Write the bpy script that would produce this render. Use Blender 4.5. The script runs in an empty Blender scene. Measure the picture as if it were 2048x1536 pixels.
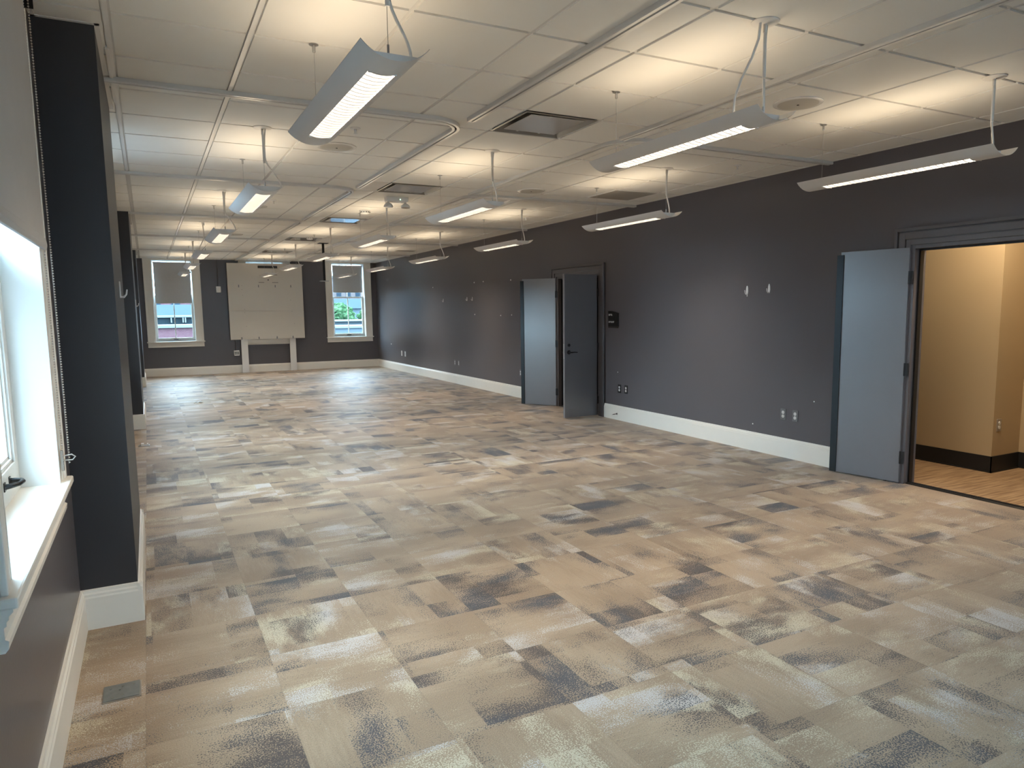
import bpy, bmesh, math, random
from mathutils import Vector, Matrix
random.seed(7)
D = bpy.data
SC = bpy.context.scene
COL = SC.collection

# ------------------------------------------------------------------ camera
RX = (0.8845275959886985, -0.4663465184632678, -0.011482885161973549)
UP = (0.0652651325824617, 0.09934100173496598, 0.9929107854401057)
FW = (0.46189976661982385, 0.8790064220991123, -0.11830602480461315)
cam_d = D.cameras.new('camera')
cam_d.sensor_width = 36.0
cam_d.lens = 1429.2522 * 36.0 / 2048.0
cam_d.shift_x = -(1051.8063 - 1024.0) / 2048.0
cam_d.shift_y = (788.7988 - 768.0) / 2048.0
cam_d.clip_start = 0.05
cam_d.clip_end = 500
cam = D.objects.new('camera', cam_d)
COL.objects.link(cam)
CAMZ = 1.5565
cam.matrix_world = Matrix(((RX[0], UP[0], -FW[0], 0.0), (RX[1], UP[1], -FW[1], 0.0),
                           (RX[2], UP[2], -FW[2], CAMZ), (0, 0, 0, 1)))
SC.camera = cam

# ------------------------------------------------------------------ sky and exposure
world = D.worlds.new('overcast_sky')
SC.world = world
world.use_nodes = True
bg = world.node_tree.nodes['Background']
bg.inputs['Color'].default_value = (0.58, 0.81, 1.0, 1)
bg.inputs['Strength'].default_value = 29.0
vs = SC.view_settings
vs.view_transform = 'Standard'
vs.look = 'None'
vs.gamma = 1.0
vs.use_curve_mapping = False
vs.exposure = 0.10
EMIT_DOWN = 112.0
EMIT_UP = 5.6
WARM = (1.0, 0.87, 0.70, 1)

# ------------------------------------------------------------------ materials
def new_mat(name):
    m = D.materials.new(name)
    m.use_nodes = True
    nt = m.node_tree
    return m, nt, nt.nodes['Principled BSDF']

def node(nt, kind, **kw):
    n = nt.nodes.new(kind)
    for k, v in kw.items():
        setattr(n, k, v)
    return n

def mth(nt, op, a, b=None, c=None):
    n = nt.nodes.new('ShaderNodeMath')
    n.operation = op
    for i, v in enumerate((a, b, c)):
        if v is None:
            continue
        if isinstance(v, (int, float)):
            n.inputs[i].default_value = v
        else:
            nt.links.new(v, n.inputs[i])
    return n.outputs[0]

def mixc(nt, fac, a, b):
    n = nt.nodes.new('ShaderNodeMix')
    n.data_type = 'RGBA'
    for idx, v in ((0, fac), (6, a), (7, b)):
        if isinstance(v, (int, float)):
            n.inputs[idx].default_value = v
        elif isinstance(v, tuple):
            n.inputs[idx].default_value = v if len(v) == 4 else v + (1,)
        else:
            nt.links.new(v, n.inputs[idx])
    return n.outputs[2]

def smooth(nt, v, lo, hi):
    n = nt.nodes.new('ShaderNodeMapRange')
    n.interpolation_type = 'SMOOTHSTEP'
    nt.links.new(v, n.inputs[0])
    n.inputs[1].default_value = lo
    n.inputs[2].default_value = hi
    return n.outputs[0]

def paint(name, col, rough=0.5, metal=0.0, spec=0.5, var=0.06, scale=6.0, bump=0.0, bscale=120.0, coat=0.0):
    """Painted or plain surface with a little tone variation and an optional fine bump."""
    m, nt, b = new_mat(name)
    tc = node(nt, 'ShaderNodeTexCoord')
    nz = node(nt, 'ShaderNodeTexNoise')
    nz.inputs['Scale'].default_value = scale
    nz.inputs['Detail'].default_value = 3
    nt.links.new(tc.outputs['Object'], nz.inputs['Vector'])
    lo = tuple(c * (1 - var) for c in col)
    hi = tuple(min(1, c * (1 + var)) for c in col)
    nt.links.new(mixc(nt, nz.outputs['Fac'], lo, hi), b.inputs['Base Color'])
    b.inputs['Roughness'].default_value = rough
    b.inputs['Metallic'].default_value = metal
    b.inputs['Specular IOR Level'].default_value = spec
    b.inputs['Coat Weight'].default_value = coat
    b.inputs['Coat Roughness'].default_value = 0.06 if rough < 0.2 else rough
    if bump:
        n2 = node(nt, 'ShaderNodeTexNoise')
        n2.inputs['Scale'].default_value = bscale
        nt.links.new(tc.outputs['Object'], n2.inputs['Vector'])
        bp = node(nt, 'ShaderNodeBump')
        bp.inputs['Strength'].default_value = bump
        bp.inputs['Distance'].default_value = 0.002
        nt.links.new(n2.outputs['Fac'], bp.inputs['Height'])
        nt.links.new(bp.outputs['Normal'], b.inputs['Normal'])
    return m

def emitter(name, col, strength):
    m = D.materials.new(name)
    m.use_nodes = True
    nt = m.node_tree
    nt.nodes.clear()
    e = nt.nodes.new('ShaderNodeEmission')
    e.inputs[0].default_value = col
    e.inputs[1].default_value = strength
    o = nt.nodes.new('ShaderNodeOutputMaterial')
    nt.links.new(e.outputs[0], o.inputs[0])
    return m

def glass_mat(name):
    m = D.materials.new(name)
    m.use_nodes = True
    nt = m.node_tree
    nt.nodes.clear()
    t = nt.nodes.new('ShaderNodeBsdfTransparent')
    t.inputs[0].default_value = (0.93, 0.97, 0.98, 1)
    g = nt.nodes.new('ShaderNodeBsdfGlossy')
    g.inputs['Roughness'].default_value = 0.02
    lw = nt.nodes.new('ShaderNodeLayerWeight')
    lw.inputs[0].default_value = 0.5
    fr = mth(nt, 'ADD', 0.03, mth(nt, 'MULTIPLY', mth(nt, 'POWER', lw.outputs['Facing'], 5.0), 0.9))
    mx = nt.nodes.new('ShaderNodeMixShader')
    o = nt.nodes.new('ShaderNodeOutputMaterial')
    nt.links.new(fr, mx.inputs[0])
    nt.links.new(t.outputs[0], mx.inputs[1])
    nt.links.new(g.outputs[0], mx.inputs[2])
    nt.links.new(mx.outputs[0], o.inputs[0])
    return m

def carpet_mat():
    m, nt, b = new_mat('carpet_tiles')
    geo = node(nt, 'ShaderNodeNewGeometry')
    sep = node(nt, 'ShaderNodeSeparateXYZ')
    nt.links.new(geo.outputs['Position'], sep.inputs[0])
    X, Y = sep.outputs[0], sep.outputs[1]
    u = mth(nt, 'MULTIPLY', mth(nt, 'ADD', X, 0.105), 2.0)
    v = mth(nt, 'MULTIPLY', mth(nt, 'ADD', Y, -1.79), 2.0)
    cu, cv = mth(nt, 'FLOOR', u), mth(nt, 'FLOOR', v)

    def white(a, c, seed):
        cb = node(nt, 'ShaderNodeCombineXYZ')
        nt.links.new(a, cb.inputs[0]); nt.links.new(c, cb.inputs[1])
        cb.inputs[2].default_value = seed
        w = node(nt, 'ShaderNodeTexWhiteNoise')
        nt.links.new(cb.outputs[0], w.inputs['Vector'])
        s = node(nt, 'ShaderNodeSeparateColor')
        nt.links.new(w.outputs['Color'], s.inputs[0])
        return s.outputs
    r = white(cu, cv, 3.3)
    r2 = white(cu, cv, 9.7)
    turn = mth(nt, 'GREATER_THAN', r[0], 0.62)
    inv = mth(nt, 'SUBTRACT', 1.0, turn)
    a = mth(nt, 'ADD', mth(nt, 'MULTIPLY', X, inv), mth(nt, 'MULTIPLY', Y, turn))
    c = mth(nt, 'ADD', mth(nt, 'MULTIPLY', Y, inv), mth(nt, 'MULTIPLY', X, turn))
    ao = mth(nt, 'ADD', a, mth(nt, 'MULTIPLY', r[1], 31.0))
    co = mth(nt, 'ADD', c, mth(nt, 'MULTIPLY', r[2], 47.0))

    def noise(sx, sy, seed, detail=2.0, rough=0.55, scale=1.0):
        cb = node(nt, 'ShaderNodeCombineXYZ')
        nt.links.new(mth(nt, 'MULTIPLY', ao, sx), cb.inputs[0])
        nt.links.new(mth(nt, 'MULTIPLY', co, sy), cb.inputs[1])
        cb.inputs[2].default_value = seed
        n = node(nt, 'ShaderNodeTexNoise')
        n.inputs['Scale'].default_value = scale
        n.inputs['Detail'].default_value = detail
        n.inputs['Roughness'].default_value = rough
        nt.links.new(cb.outputs[0], n.inputs['Vector'])
        return n.outputs['Fac']
    # tufts: fine dither in world space
    def tuft(sc, seed):
        cb = node(nt, 'ShaderNodeCombineXYZ')
        nt.links.new(X, cb.inputs[0]); nt.links.new(Y, cb.inputs[1])
        cb.inputs[2].default_value = seed
        n = node(nt, 'ShaderNodeTexNoise')
        n.inputs['Scale'].default_value = sc
        n.inputs['Detail'].default_value = 1.5
        nt.links.new(cb.outputs[0], n.inputs['Vector'])
        return mth(nt, 'SUBTRACT', n.outputs['Fac'], 0.5)
    F = tuft(165, 1.0)
    F2 = tuft(230, 5.0)
    S = mth(nt, 'SUBTRACT', noise(9, 70, 2.0), 0.5)
    # rectangles inside a tile
    q = white(mth(nt, 'FLOOR', mth(nt, 'MULTIPLY', mth(nt, 'ADD', ao, mth(nt, 'MULTIPLY', r2[0], 5.0)), 3.1)),
              mth(nt, 'FLOOR', mth(nt, 'MULTIPLY', co, 5.3)), 1.7)
    dith = mth(nt, 'ADD', mth(nt, 'MULTIPLY', F, 0.80), mth(nt, 'MULTIPLY', S, 0.09))
    rect = mth(nt, 'MULTIPLY', mth(nt, 'SUBTRACT', q[0], 0.5), 0.22)
    bias = mth(nt, 'MULTIPLY', mth(nt, 'SUBTRACT', r2[1], 0.5), 0.14)
    n1 = noise(1.9, 3.4, 11.0, 4.0, 0.55)
    dark = mth(nt, 'ADD', mth(nt, 'ADD', n1, dith), mth(nt, 'ADD', rect, bias))
    dmask = smooth(nt, dark, 0.612, 0.640)
    n2 = noise(2.3, 3.8, 23.0, 4.0, 0.55)
    rect2 = mth(nt, 'MULTIPLY', mth(nt, 'SUBTRACT', q[1], 0.5), 0.14)
    bias2 = mth(nt, 'MULTIPLY', mth(nt, 'SUBTRACT', r2[2], 0.5), 0.12)
    light = mth(nt, 'ADD', mth(nt, 'ADD', n2, dith), mth(nt, 'ADD', rect2, bias2))
    lmask = mth(nt, 'MULTIPLY', smooth(nt, light, 0.575, 0.65), 0.85)
    n3 = noise(1.5, 2.5, 37.0, 1.0)
    tone = smooth(nt, mth(nt, 'ADD', n3, mth(nt, 'MULTIPLY', S, 0.3)), 0.35, 0.65)
    base = mixc(nt, tone, (0.265, 0.187, 0.119), (0.355, 0.263, 0.175))
    hue = smooth(nt, mth(nt, 'ADD', n3, mth(nt, 'MULTIPLY', mth(nt, 'SUBTRACT', q[2], 0.5), 0.5)), 0.42, 0.58)
    darkc = mixc(nt, hue, (0.062, 0.046, 0.041), (0.048, 0.048, 0.058))
    lightc = mixc(nt, hue, (0.52, 0.465, 0.34), (0.50, 0.485, 0.475))
    col = mixc(nt, lmask, base, lightc)
    col = mixc(nt, dmask, col, darkc)
    # tuft-to-tuft value grain
    g = mth(nt, 'ADD', 1.0, mth(nt, 'MULTIPLY', F2, 1.1))
    vm = node(nt, 'ShaderNodeVectorMath', operation='SCALE')
    nt.links.new(col, vm.inputs[0]); nt.links.new(g, vm.inputs['Scale'])
    # dark hairline along the tile joints
    fu, fv = mth(nt, 'FRACT', u), mth(nt, 'FRACT', v)
    eu = mth(nt, 'MINIMUM', fu, mth(nt, 'SUBTRACT', 1.0, fu))
    ev = mth(nt, 'MINIMUM', fv, mth(nt, 'SUBTRACT', 1.0, fv))
    seam = smooth(nt, mth(nt, 'MINIMUM', eu, ev), 0.0, 0.008)
    sm = mth(nt, 'ADD', 0.88, mth(nt, 'MULTIPLY', seam, 0.12))
    vm2 = node(nt, 'ShaderNodeVectorMath', operation='SCALE')
    nt.links.new(vm.outputs[0], vm2.inputs[0]); nt.links.new(sm, vm2.inputs['Scale'])
    nt.links.new(vm2.outputs[0], b.inputs['Base Color'])
    b.inputs['Roughness'].default_value = 0.52
    b.inputs['Specular IOR Level'].default_value = 0.5
    b.inputs['Sheen Weight'].default_value = 0.15
    bp = node(nt, 'ShaderNodeBump')
    bp.inputs['Strength'].default_value = 0.45
    bp.inputs['Distance'].default_value = 0.004
    nt.links.new(F, bp.inputs['Height'])
    nt.links.new(bp.outputs['Normal'], b.inputs['Normal'])
    return m

def brick_mat():
    m, nt, b = new_mat('red_brick')
    tc = node(nt, 'ShaderNodeTexCoord')
    mp = node(nt, 'ShaderNodeMapping')
    mp.inputs['Rotation'].default_value = (math.pi / 2, 0, 0)
    nt.links.new(tc.outputs['Object'], mp.inputs[0])
    br = node(nt, 'ShaderNodeTexBrick')
    br.inputs['Color1'].default_value = (0.062, 0.028, 0.036, 1)
    br.inputs['Color2'].default_value = (0.078, 0.040, 0.047, 1)
    br.inputs['Mortar'].default_value = (0.075, 0.058, 0.062, 1)
    br.inputs['Scale'].default_value = 4.0
    nt.links.new(mp.outputs[0], br.inputs[0])
    nt.links.new(br.outputs[0], b.inputs['Base Color'])
    b.inputs['Roughness'].default_value = 0.9
    b.inputs['Specular IOR Level'].default_value = 0.0
    return m

def leaf_mat():
    m, nt, b = new_mat('tree_leaves')
    tc = node(nt, 'ShaderNodeTexCoord')
    nz = node(nt, 'ShaderNodeTexNoise')
    nz.inputs['Scale'].default_value = 3.0
    nz.inputs['Detail'].default_value = 5
    nt.links.new(tc.outputs['Object'], nz.inputs['Vector'])
    nt.links.new(mixc(nt, smooth(nt, nz.outputs['Fac'], 0.35, 0.65), (0.012, 0.032, 0.013), (0.042, 0.075, 0.04)), b.inputs['Base Color'])
    b.inputs['Roughness'].default_value = 0.8
    b.inputs['Specular IOR Level'].default_value = 0.0
    return m

def streak_floor_mat():
    m, nt, b = new_mat('hall_carpet')
    geo = node(nt, 'ShaderNodeNewGeometry')
    mp = node(nt, 'ShaderNodeMapping')
    mp.inputs['Scale'].default_value = (3, 40, 1)
    nt.links.new(geo.outputs['Position'], mp.inputs[0])
    nz = node(nt, 'ShaderNodeTexNoise')
    nz.inputs['Scale'].default_value = 1.0
    nz.inputs['Detail'].default_value = 4
    nt.links.new(mp.outputs[0], nz.inputs['Vector'])
    nt.links.new(mixc(nt, smooth(nt, nz.outputs['Fac'], 0.3, 0.7), (0.20, 0.115, 0.058), (0.40, 0.27, 0.155)), b.inputs['Base Color'])
    b.inputs['Roughness'].default_value = 0.7
    return m

M_CARPET = carpet_mat()
M_WALL = paint('charcoal_wall_paint', (0.114, 0.106, 0.115), 0.29, spec=0.26, var=0.05, scale=1.3, bump=0.12, bscale=90)
M_COLUMN = paint('dark_pier_grey', (0.043, 0.042, 0.046), 0.45, spec=0.3, var=0.05, scale=1.3, bump=0.12, bscale=90)  # piers are a darker grey than the walls
M_TRIM = paint('cream_trim_paint', (0.82, 0.79, 0.725), 0.35, var=0.03)
M_TRIMDARK = paint('charcoal_trim_paint', (0.098, 0.091, 0.097), 0.33, var=0.05)
M_DOOR = paint('grey_door_paint', (0.110, 0.109, 0.124), 0.36, spec=1.0, coat=1.0, var=0.04, bump=0.08, bscale=200)
M_BLACK = paint('black_metal', (0.012, 0.012, 0.013), 0.4, metal=0.3, var=0.1)
M_STRIP = paint('dark_teal_astragal', (0.016, 0.022, 0.026), 0.4, metal=0.4, var=0.15)
M_BRONZE = paint('brown_bronze_metal', (0.05, 0.042, 0.036), 0.45, metal=0.5, var=0.1)
M_TILE = paint('white_ceiling_tile', (0.80, 0.79, 0.76), 0.9, spec=0.2, var=0.02, bump=0.15, bscale=260)
M_GRID = paint('white_grid_steel', (0.80, 0.785, 0.76), 0.27, var=0.02)
M_TRACK = paint('grey_white_track_aluminium', (0.62, 0.612, 0.595), 0.30, metal=0.0, var=0.03)
M_SLOT = paint('black_slot', (0.02, 0.02, 0.02), 0.7, var=0.1)
M_LAMP = paint('white_lamp_steel', (0.72, 0.72, 0.72), 0.38, var=0.02)
M_FIN = paint('louvre_baffle', (0.055, 0.0535, 0.051), 0.6, var=0.03)
M_DOWN = emitter('lamp_tube_glow', WARM, EMIT_DOWN)
M_UPLT = emitter('lamp_uplight_glow', (1.0, 0.80, 0.55, 1), EMIT_UP)
M_CABLE = paint('white_cable', (0.75, 0.73, 0.70), 0.5, var=0.02)
M_STEEL = paint('brushed_steel', (0.45, 0.45, 0.45), 0.35, metal=0.9, var=0.05)
M_VENT = paint('glossy_vent_plaque', (0.62, 0.61, 0.60), 0.10, var=0.02, coat=0.6)
M_VENTDARK = paint('vent_throat', (0.10, 0.095, 0.09), 0.45, metal=0.3, var=0.1)
M_RETURN = paint('grey_return_slats', (0.36, 0.34, 0.31), 0.6, var=0.03)
M_CONE = paint('grey_diffuser_cone', (0.25, 0.245, 0.235), 0.35, metal=0.3, var=0.05)
M_GRILLE = paint('speaker_grille', (0.50, 0.475, 0.43), 0.7, var=0.03, bump=0.5, bscale=500)
M_SHADE = paint('grey_shade_cloth', (0.56, 0.56, 0.565), 0.9, var=0.04, scale=30)
M_SHADENEAR = paint('pale_shade_cloth', (0.46, 0.45, 0.44), 0.85, var=0.04, scale=8)
M_GLASS = glass_mat('window_glass')
M_SASH = paint('white_sash_paint', (0.70, 0.69, 0.65), 0.35, var=0.02)
M_PLASTIC = paint('white_plastic', (0.78, 0.78, 0.77), 0.35, var=0.01)
M_OUTPLATE = paint('steel_outlet_plate', (0.20, 0.20, 0.21), 0.28, metal=0.7, var=0.05)
M_BOARD = paint('off_white_board', (0.64, 0.61, 0.555), 0.40, var=0.03, scale=2)
M_HALL = paint('beige_hall_paint', (0.50, 0.385, 0.235), 0.6, var=0.03, scale=2)
M_HALLBASE = paint('black_rubber_base', (0.012, 0.012, 0.013), 0.5, var=0.1)
M_HALLFLOOR = streak_floor_mat()
M_FLOORBOX = paint('grey_floor_box_lid', (0.20, 0.215, 0.215), 0.45, metal=0.2, var=0.2, scale=40)
M_BRASS = paint('pale_metal_edge', (0.45, 0.42, 0.38), 0.35, metal=0.6, var=0.05)
M_CHAIN = paint('steel_bead_chain', (0.55, 0.52, 0.48), 0.3, metal=0.7, var=0.05)
M_CLEAR = paint('clear_plastic', (0.40, 0.37, 0.33), 0.15, var=0.05)
M_LETTER = paint('white_sign_lettering', (0.70, 0.70, 0.70), 0.6, var=0.02)
M_GREEN = emitter('green_indicator', (0.5, 1.0, 0.6, 1), 6.0)
M_DARKVOID = paint('unlit_room_black', (0.02, 0.02, 0.02), 0.8, var=0.1)  # near-black colour stands in for the shade of the unlit room
M_BRICK = brick_mat()
M_LEAF = leaf_mat()
M_ROOF = paint('pale_blue_roof', (0.026, 0.036, 0.044), 0.8, spec=0.0, var=0.08, scale=0.5)
M_ROOFGREY = paint('grey_roof', (0.030, 0.039, 0.046), 0.85, spec=0.0, var=0.15, scale=0.4)
M_COPING = paint('white_coping', (0.085, 0.092, 0.095), 0.7, spec=0.0, var=0.03)
M_DARKROOF = paint('dark_parapet', (0.012, 0.018, 0.022), 0.8, spec=0.0, var=0.15)
M_PALEBLD = paint('pale_facade', (0.066, 0.056, 0.056), 0.85, spec=0.0, var=0.06)
M_GREYBLD = paint('grey_facade', (0.060, 0.077, 0.092), 0.85, spec=0.0, var=0.06)
M_FARBLD = paint('blue_filler_facade', (0.028, 0.042, 0.052), 0.9, spec=0.0, var=0.1)
M_GROUND = paint('asphalt', (0.11, 0.115, 0.12), 0.9, spec=0.0, var=0.2, scale=0.3)
M_TRUNK = paint('bark', (0.10, 0.07, 0.05), 0.9, spec=0.0, var=0.2)
M_BLDWIN = paint('dark_window_glass', (0.015, 0.022, 0.03), 0.5, spec=0.0, var=0.1)

# ------------------------------------------------------------------ mesh helpers
class MB:
    def __init__(s):
        s.v = []; s.f = []; s.mi = []; s.sm = []; s.cur = 0

    def face(s, pts, smooth=False):
        n = len(s.v)
        s.v += [tuple(p) for p in pts]
        s.f.append(tuple(range(n, n + len(pts)))); s.mi.append(s.cur); s.sm.append(smooth)

    def box(s, x0, x1, y0, y1, z0, z1):
        n = len(s.v)
        s.v += [(x0, y0, z0), (x1, y0, z0), (x1, y1, z0), (x0, y1, z0), (x0, y0, z1), (x1, y0, z1), (x1, y1, z1), (x0, y1, z1)]
        for q in ((0, 3, 2, 1), (4, 5, 6, 7), (0, 1, 5, 4), (1, 2, 6, 5), (2, 3, 7, 6), (3, 0, 4, 7)):
            s.f.append(tuple(n + i for i in q)); s.mi.append(s.cur); s.sm.append(False)
        return s

    def extrude(s, poly, axis, a, b, smooth=False):
        """poly: list of 2-D points in the plane perpendicular to axis; from a to b."""
        def P(p, t):
            return {'x': (t, p[0], p[1]), 'y': (p[0], t, p[1]), 'z': (p[0], p[1], t)}[axis]
        n = len(s.v); k = len(poly)
        s.v += [P(p, a) for p in poly] + [P(p, b) for p in poly]
        for i in range(k):
            j = (i + 1) % k
            s.f.append((n + i, n + j, n + k + j, n + k + i)); s.mi.append(s.cur); s.sm.append(smooth)
        s.f.append(tuple(n + i for i in reversed(range(k)))); s.mi.append(s.cur); s.sm.append(False)
        s.f.append(tuple(n + k + i for i in range(k))); s.mi.append(s.cur); s.sm.append(False)
        return s

    def tube(s, pts, r, n=8, caps=True):
        pts = [Vector(p) for p in pts]
        base = len(s.v); prev = None
        for i, p in enumerate(pts):
            d = (pts[min(i + 1, len(pts) - 1)] - pts[max(i - 1, 0)]).normalized()
            if prev is None:
                a = d.orthogonal().normalized()
            else:
                a = (prev - d * prev.dot(d)).normalized()
            prev = a
            c = d.cross(a)
            rr = r[i] if isinstance(r, (list, tuple)) else r
            for k in range(n):
                t = 2 * math.pi * k / n
                s.v.append(tuple(p + (a * math.cos(t) + c * math.sin(t)) * rr))
        for i in range(len(pts) - 1):
            for k in range(n):
                k2 = (k + 1) % n
                s.f.append((base + i * n + k, base + i * n + k2, base + (i + 1) * n + k2, base + (i + 1) * n + k))
                s.mi.append(s.cur); s.sm.append(True)
        if caps:
            s.f.append(tuple(base + k for k in reversed(range(n)))); s.mi.append(s.cur); s.sm.append(False)
            e = base + (len(pts) - 1) * n
            s.f.append(tuple(e + k for k in range(n))); s.mi.append(s.cur); s.sm.append(False)
        return s

    def lathe(s, prof, c, n=24, axis='z', smooth=True):
        """prof: (radius, height) pairs along axis from centre c."""
        base = len(s.v); k = len(prof)
        for rr, h in prof:
            for i in range(n):
                t = 2 * math.pi * i / n
                a, b = rr * math.cos(t), rr * math.sin(t)
                o = {'z': (a, b, h), 'x': (h, a, b), 'y': (b, h, a)}[axis]
                s.v.append((c[0] + o[0], c[1] + o[1], c[2] + o[2]))
        for j in range(k - 1):
            for i in range(n):
                i2 = (i + 1) % n
                s.f.append((base + j * n + i, base + j * n + i2, base + (j + 1) * n + i2, base + (j + 1) * n + i))
                s.mi.append(s.cur); s.sm.append(smooth)
        s.f.append(tuple(base + i for i in reversed(range(n)))); s.mi.append(s.cur); s.sm.append(False)
        e = base + (k - 1) * n
        s.f.append(tuple(e + i for i in range(n))); s.mi.append(s.cur); s.sm.append(False)
        return s

    def sweep(s, path, prof):
        """Sweep a closed profile (u to the right of travel, z) along a level path of (x, y)."""
        base = len(s.v); k = len(prof); m = len(path)
        for i, p in enumerate(path):
            a = Vector(path[max(i - 1, 0)]); b = Vector(path[min(i + 1, m - 1)])
            d = (b - a).normalized()
            nx, ny = d.y, -d.x
            for (u, z) in prof:
                s.v.append((p[0] + nx * u, p[1] + ny * u, z))
        for i in range(m - 1):
            for j in range(k):
                j2 = (j + 1) % k
                s.f.append((base + i * k + j, base + i * k + j2, base + (i + 1) * k + j2, base + (i + 1) * k + j))
                s.mi.append(s.cur); s.sm.append(False)
        s.f.append(tuple(base + j for j in range(k))); s.mi.append(s.cur); s.sm.append(False)
        e = base + (m - 1) * k
        s.f.append(tuple(e + j for j in reversed(range(k)))); s.mi.append(s.cur); s.sm.append(False)
        return s

    def build(s, name, mats, parent=None, origin=None, bevel=0.0, seg=2):
        if not isinstance(mats, (list, tuple)):
            mats = [mats]
        me = D.meshes.new(name)
        o = D.objects.new(name, me)
        off = Vector((0, 0, 0))
        if origin is not None:
            off = Vector(origin)
        me.from_pydata([tuple(Vector(v) - off) for v in s.v], [], s.f)
        for m in mats:
            me.materials.append(m)
        for p, mi, sm in zip(me.polygons, s.mi, s.sm):
            p.material_index = mi; p.use_smooth = sm
        bm = bmesh.new(); bm.from_mesh(me)
        bmesh.ops.recalc_face_normals(bm, faces=bm.faces)
        bm.to_mesh(me); bm.free()
        if any(s.sm):
            me.set_sharp_from_angle(angle=math.radians(38))
        COL.objects.link(o)
        if origin is not None:
            o.location = off
        if parent is not None:
            o.parent = parent
            # geometry is given in world metres; the inverse keeps it there (local things excepted)
            if not parent.get('_local'):
                o.matrix_parent_inverse = world_of(parent).inverted()
        if bevel:
            b = o.modifiers.new('bevel', 'BEVEL')
            b.width = bevel; b.segments = seg; b.limit_method = 'ANGLE'; b.angle_limit = math.radians(40)
        return o

def world_of(o):
    m = o.matrix_basis.copy()
    if o.parent is not None:
        m = world_of(o.parent) @ o.matrix_parent_inverse @ m
    return m

def tag(o, label=None, cat=None, group=None, kind=None):
    if label: o['label'] = label
    if cat: o['category'] = cat
    if group: o['group'] = group
    if kind: o['kind'] = kind
    return o

def thing(name, label, cat, loc, group=None, rotz=0.0, local=False):
    o = D.objects.new(name, None)
    o.empty_display_size = 0.1
    o.location = loc; o.rotation_euler = (0, 0, rotz)
    if local: o['_local'] = 1
    COL.objects.link(o)
    return tag(o, label, cat, group)

def struct_empty(name, loc):
    o = D.objects.new(name, None); o.location = loc; COL.objects.link(o); o['kind'] = 'structure'
    return o

def struct(name, mb, m, label=None, bevel=0.0):
    o = mb.build(name, m, bevel=bevel)
    o['kind'] = 'structure'
    if label: o['label'] = label
    return o

def copy_tree(o, parent=None):
    c = o.copy(); COL.objects.link(c)
    if parent is not None:
        c.parent = parent
    for ch in list(o.children):
        copy_tree(ch, c)
    return c

def arc(cx, cy, r, a0, a1, n):
    return [(cx + r * math.cos(math.radians(a0 + (a1 - a0) * i / n)), cy + r * math.sin(math.radians(a0 + (a1 - a0) * i / n))) for i in range(n + 1)]

# ------------------------------------------------------------------ dimensions (metres)
ZC = 2.894           # ceiling
XR = 5.763           # right wall
XL = -0.38           # window wall
YB = 19.94           # far wall
YN = -3.2            # wall behind the photographer
T = 0.6096           # ceiling tile
GX = -0.0763; GY = 2.6192

# ------------------------------------------------------------------ floor, ceiling
f = MB(); f.box(XL - 0.02, XR + 0.06, YN, YB, -0.08, 0.0)
struct('floor', f, M_CARPET, 'beige, cream and charcoal patterned carpet tile floor')

# openings in the ceiling grid (cells taken by air diffusers)
VENT_ROWS = (3, 8, 13, 18, 23)
holes = {(4, r) for r in VENT_ROWS}
xs = [XL - 0.02] + [GX + T * k for k in range(10)] + [XR + 0.02]
ys = []
k = -10
while GY + T * k < YB:
    ys.append(GY + T * k); k += 1
row0 = -10
ys.append(YB + 0.02)
g = 0.013
ce = MB()
for i in range(len(xs) - 1):
    for j in range(len(ys) - 1):
        if (i - 1, j + row0) in holes:
            continue
        ga, gb = (0.020 if i in (1, 2) else g), (0.020 if i in (0, 1) else g)
        x0, x1, y0, y1 = xs[i] + ga, xs[i + 1] - gb, ys[j] + g, ys[j + 1] - g
        if x1 - x0 < 0.03 or y1 - y0 < 0.03:
            continue
        ce.cur = 0
        ce.box(x0, x1, y0, y1, ZC, ZC + 0.015)
ce.cur = 1
# grid flange just above the tile faces, cut around the diffusers
zg = ZC + 0.009
for i, x in enumerate(xs[1:-1]):
    gw = 0.020 if i < 2 else g
    ce.box(x - gw - 0.004, x + gw + 0.004, YN, YB, zg, zg + 0.004)
    if i < 2:
        ce.box(x - 0.013, x + 0.009, YN, YB, ZC - 0.003, ZC + 0.008)
for j, y in enumerate(ys[:-1]):
    ce.box(XL, XR, y - g - 0.004, y + g + 0.004, zg + 0.0008, zg + 0.0045)
ce.cur = 2
for j in range(len(ys) - 1):
    pass
ce.box(XL - 0.02, XR + 0.02, YN, YB + 0.02, ZC + 0.16, ZC + 0.20)
struct('ceiling', ce, [M_TILE, M_GRID, M_VENTDARK], 'white lay-in tile ceiling in a white steel grid', bevel=0.0)

# ------------------------------------------------------------------ walls
def wall_with_openings(name, fixed, a0, a1, z0, z1, th0, th1, ops, mat, axis, label):
    """axis 'x': wall in the plane x=fixed running along y; ops = (a, b, z lo, z hi)."""
    w = MB()
    def bx(a, b, lo, hi):
        if b - a < 1e-4 or hi - lo < 1e-4: return
        if axis == 'x': w.box(fixed + th0, fixed + th1, a, b, lo, hi)
        else: w.box(a, b, fixed + th0, fixed + th1, lo, hi)
    cur = a0
    for (a, b, lo, hi) in sorted(ops):
        bx(cur, a, z0, z1); bx(a, b, z0, lo); bx(a, b, hi, z1); cur = b
    bx(cur, a1, z0, z1)
    return struct(name, w, mat, label)

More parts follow.
